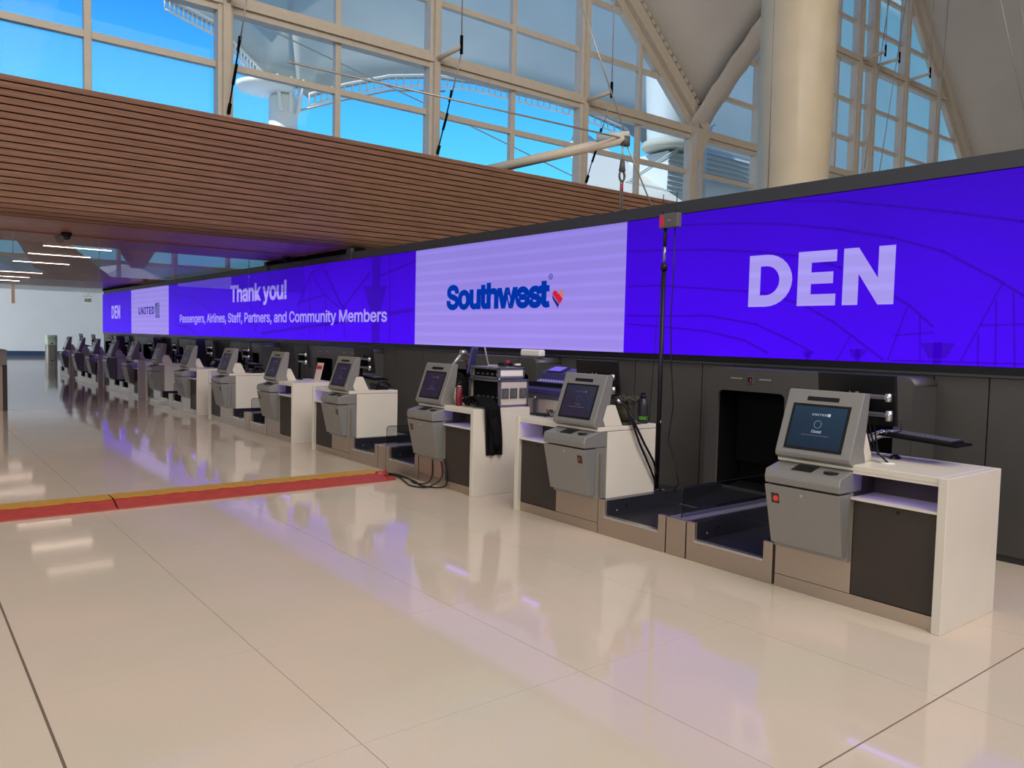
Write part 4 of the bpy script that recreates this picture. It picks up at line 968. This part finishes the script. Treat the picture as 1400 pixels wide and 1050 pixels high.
# cable bundle on counter B
bd = thing('cable_bundle', 'flat black bundled lead with plugs on the second counter', 'cables', (5.05, 5.93, .936)); mb = MB()
for k in range(6): mb.tube([(-.03+.02*k+.01*math.sin(t*3+k), -.12+.24*t, .01+.008*abs(math.sin(t*5+k))) for t in [i/8 for i in range(9)]], .008, 6)
obj('lead', mb, black, bd); obj('plug', MB().lathe([(.02, 0), (.022, .02), (.012, .04)], (.03, -.14, .0), 10), boxgrey, bd)
ad = thing('power_adapter', 'small black adapter with a thin wire resting on the floor case edge', 'adapter', (6.05, 6.70, 1.05)); ad.location = (5.42, 5.78, .936)
obj('brick', MB().box(-.04, .04, -.06, .06, 0, .035), black, ad, bev=.006); obj('wire', MB().tube([(0, .06, .02), (-.02, .15, .03), (-.06, .2, .008), (-.02, .26, .005)], .003, 5), black, ad)
# camo bag and black bottle on counter B
bg_ = thing('backpack', 'camouflage backpack with braided strap on the second counter', 'bag', (5.30, 5.04, .936))
def bagf(u, v):
    a = 2*PI*u; r = (math.sin(PI*min(v*1.02, 1)*.5)**.35)*(1-.35*v**3) if v > 0 else 0
    return (.11*r*math.copysign(abs(math.cos(a))**.7, math.cos(a))*(1-.2*v), .10*r*math.copysign(abs(math.sin(a))**.7, math.sin(a)), .25*v+.012*math.sin(7*a)*v)
obj('bag_body', MB().grid(bagf, 28, 12), camo, bg_)
obj('braided_strap', MB().tube([(.1*math.cos(t)+.005*math.sin(9*t), -.06+.07*math.sin(t), .235+.02*math.sin(t*5)) for t in [i*.4 for i in range(17)]], .016, 6), camo, bg_)
obj('carry_loop', MB().tube([(-.05, -.02, .22), (-.09, -.05, .27), (-.04, -.1, .2), (.0, -.11, .06), (.02, -.12, .02)], .008, 6), camo, bg_)
obj('flap', MB().box(-.12, .12, -.11, .05, 0, .02), camo, bg_, bev=.008)
bb = thing('water_bottle', 'matt black insulated bottle with green letters on the second counter', 'bottle', (5.50, 4.99, .936))
obj('body', MB().lathe([(.046, 0), (.05, .006), (.05, .17), (.046, .195), (.03, .225), (.026, .235)], n=28), navy if 0 else mat('bottle_black', (.02, .02, .028), .45), bb)
obj('cap', MB().lathe([(.028, .235), (.028, .262), (.022, .268)], n=20), black, bb); obj('handle', MB().box(-.075, .0, -.008, .008, .232, .246), black, bb); obj('spout', MB().box(-.018, .018, -.012, .012, .262, .285), black, bb)
mb_l = text('lettering', 'SNU', greenglow, bb, (0, 0, .035), (1, 0, 0), (0, 0, 1), 1.0, .035, .04)
for v_ in mb_l.data.vertices:      # wrap the letters around the bottle, facing the hall
    a = math.radians(232)+(v_.co.x-.5)*math.radians(105); v_.co = Vector((.0512*math.cos(a), .0512*math.sin(a), v_.co.z))
st = thing('draped_cable', 'pair of black cables draped over the second counter towards the mast', 'cable', (0, 0, 0))
obj('cable', MB().tube([(5.06, 5.03, 1.17), (5.12, 4.96, 1.19), (5.18, 4.9, 1.10), (5.26, 4.885, .95), (5.36, 4.885, .76), (5.52, 4.89, .52), (5.62, 4.90, .36)], .011, 8), black, st)
obj('cable', MB().tube([(5.20, 4.90, 1.08), (5.30, 4.885, .93), (5.42, 4.885, .76), (5.55, 4.89, .60), (5.64, 4.90, .45)], .011, 8), black, st)
obj('cable_end', MB().tube([(5.11, 4.945, 1.175), (5.14, 4.93, 1.14)], .013, 8), silver2, st)
# mast with transmitter
ms_ = thing('antenna_mast', 'tall thin black mast standing on the conveyor guard by the second counter', 'mast', (5.665, 4.935, .30))
obj('lower_tube', MB().tube([(0, 0, 0), (0, 0, 2.08)], .021, 12), black, ms_); obj('collar', MB().tube([(0, 0, 2.06), (0, 0, 2.12)], .031, 12), black, ms_); obj('inner_tube', MB().tube([(0, 0, 2.12), (0, 0, 2.3)], .014, 12), alu, ms_)
obj('wrapped_tube', MB().tube([(0, 0, 2.28), (0, 0, 2.46)], .018, 10), black, ms_); obj('foot', MB().lathe([(.05, 0), (.05, .012), (.025, .02)], n=16), black, ms_); obj('tape_mark', MB().tube([(0, -.021, .63), (0, -.021, .66)], .004, 6), silver2, ms_)
tx = obj('transmitter', MB().box(-.03, .03, -.165, .055, 2.445, 2.575), boxgrey, ms_, bev=.008)
obj('red_label', MB().box(-.033, -.03, -.005, .045, 2.46, 2.56), redmark, tx); obj('emblem', MB().box(-.033, -.03, -.085, -.05, 2.503, 2.515), silver2, tx)
for y_ in (.035, -.125): obj('antenna', MB().tube([(0, y_, 2.575), (0, y_*1.0, 2.60), (0, y_*1.02, 2.76)], .008, 6, .004), black, tx)
obj('signal_cable', MB().tube([(0, -.115, 2.44), (0, -.115, 2.0), (0, -.10, 1.6), (0, -.125, 1.2), (.02, -.15, .8), (.0, -.12, .5), (.01, -.21, .25), (.0, -.26, .1), (.02, -.19, .02), (.03, -.2, -.0)], .0065, 6), black, ms_)
obj('guy_line', MB().tube([(0, .02, 2.1), (-.02, .05, 1.6), (.0, .10, 1.0), (.04, .16, .6)], .003, 5), black, ms_)
# cable ramp: three segments
rp0 = thing('cable_ramp', 'red rubber cable ramp with yellow lid crossing the floor', 'cable ramp', (0, 0, 0))
for i, (a, b) in enumerate(((-.95, .72), (.735, 1.66), (1.675, 4.56))):
    mb = MB().prism([(8.05, .002), (8.06, .012), (8.22, .064), (8.30, .068), (8.30, .03), (8.44, .03), (8.44, .068), (8.52, .062), (8.70, .012), (8.71, .002)], 'x', a, b)
    sg_ = obj('ramp_segment', mb, redplas, rp0, bev=.003)
    n = int((b-a)/.035); L = []
    top = [(a+(b-a)*k/n, 8.295+.012*math.sin(k*1.3)+.008*math.sin(k*.47)) for k in range(n+1)]
    obj('yellow_lid', MB().prism([(p, q-.03) for p, q in top]+[(b, 8.50), (a, 8.50)], 'z', .066, .074), yelplas, sg_)
obj('end_knuckle', MB().tube([(4.50, 8.25, .045), (4.64, 8.25, .045)], .045, 12), redplas, rp0); obj('end_foot', MB().box(4.55, 4.66, 8.06, 8.2, .002, .03), redplas, rp0)
fcb = thing('floor_cables', 'black power cables looping from the ramp to the third kiosk', 'cable', (0, 0, 0))
def sm(pts, n=5):
    P_ = [Vector(p) for p in pts]; o_ = []
    for i in range(len(P_)-1):
        p0, p1, p2, p3 = P_[max(i-1, 0)], P_[i], P_[i+1], P_[min(i+2, len(P_)-1)]
        for k in range(n):
            t = k/n; o_.append(.5*((2*p1)+(-p0+p2)*t+(2*p0-5*p1+4*p2-p3)*t*t+(-p0+3*p1-3*p2+p3)*t**3))
    o_.append(P_[-1]); return o_
for L in ([(4.45, 8.38, .05), (4.70, 8.62, .012), (4.82, 8.35, .012), (4.80, 8.0, .012), (4.72, 7.75, .012), (4.80, 7.62, .02), (4.865, 7.60, .10), (4.88, 7.62, .33)],
          [(4.45, 8.40, .05), (4.72, 8.55, .012), (4.76, 8.2, .012), (4.66, 7.85, .012), (4.60, 7.6, .012), (4.70, 7.42, .02), (4.855, 7.38, .12), (4.86, 7.42, .33)],
          [(4.47, 8.36, .05), (4.66, 8.5, .012), (4.80, 8.15, .012), (4.77, 7.8, .012), (4.70, 7.55, .012), (4.84, 7.3, .03), (4.86, 7.30, .2), (4.86, 7.35, .33)]):
    obj('cable', MB().tube(sm(L), .009, 6), black, fcb)
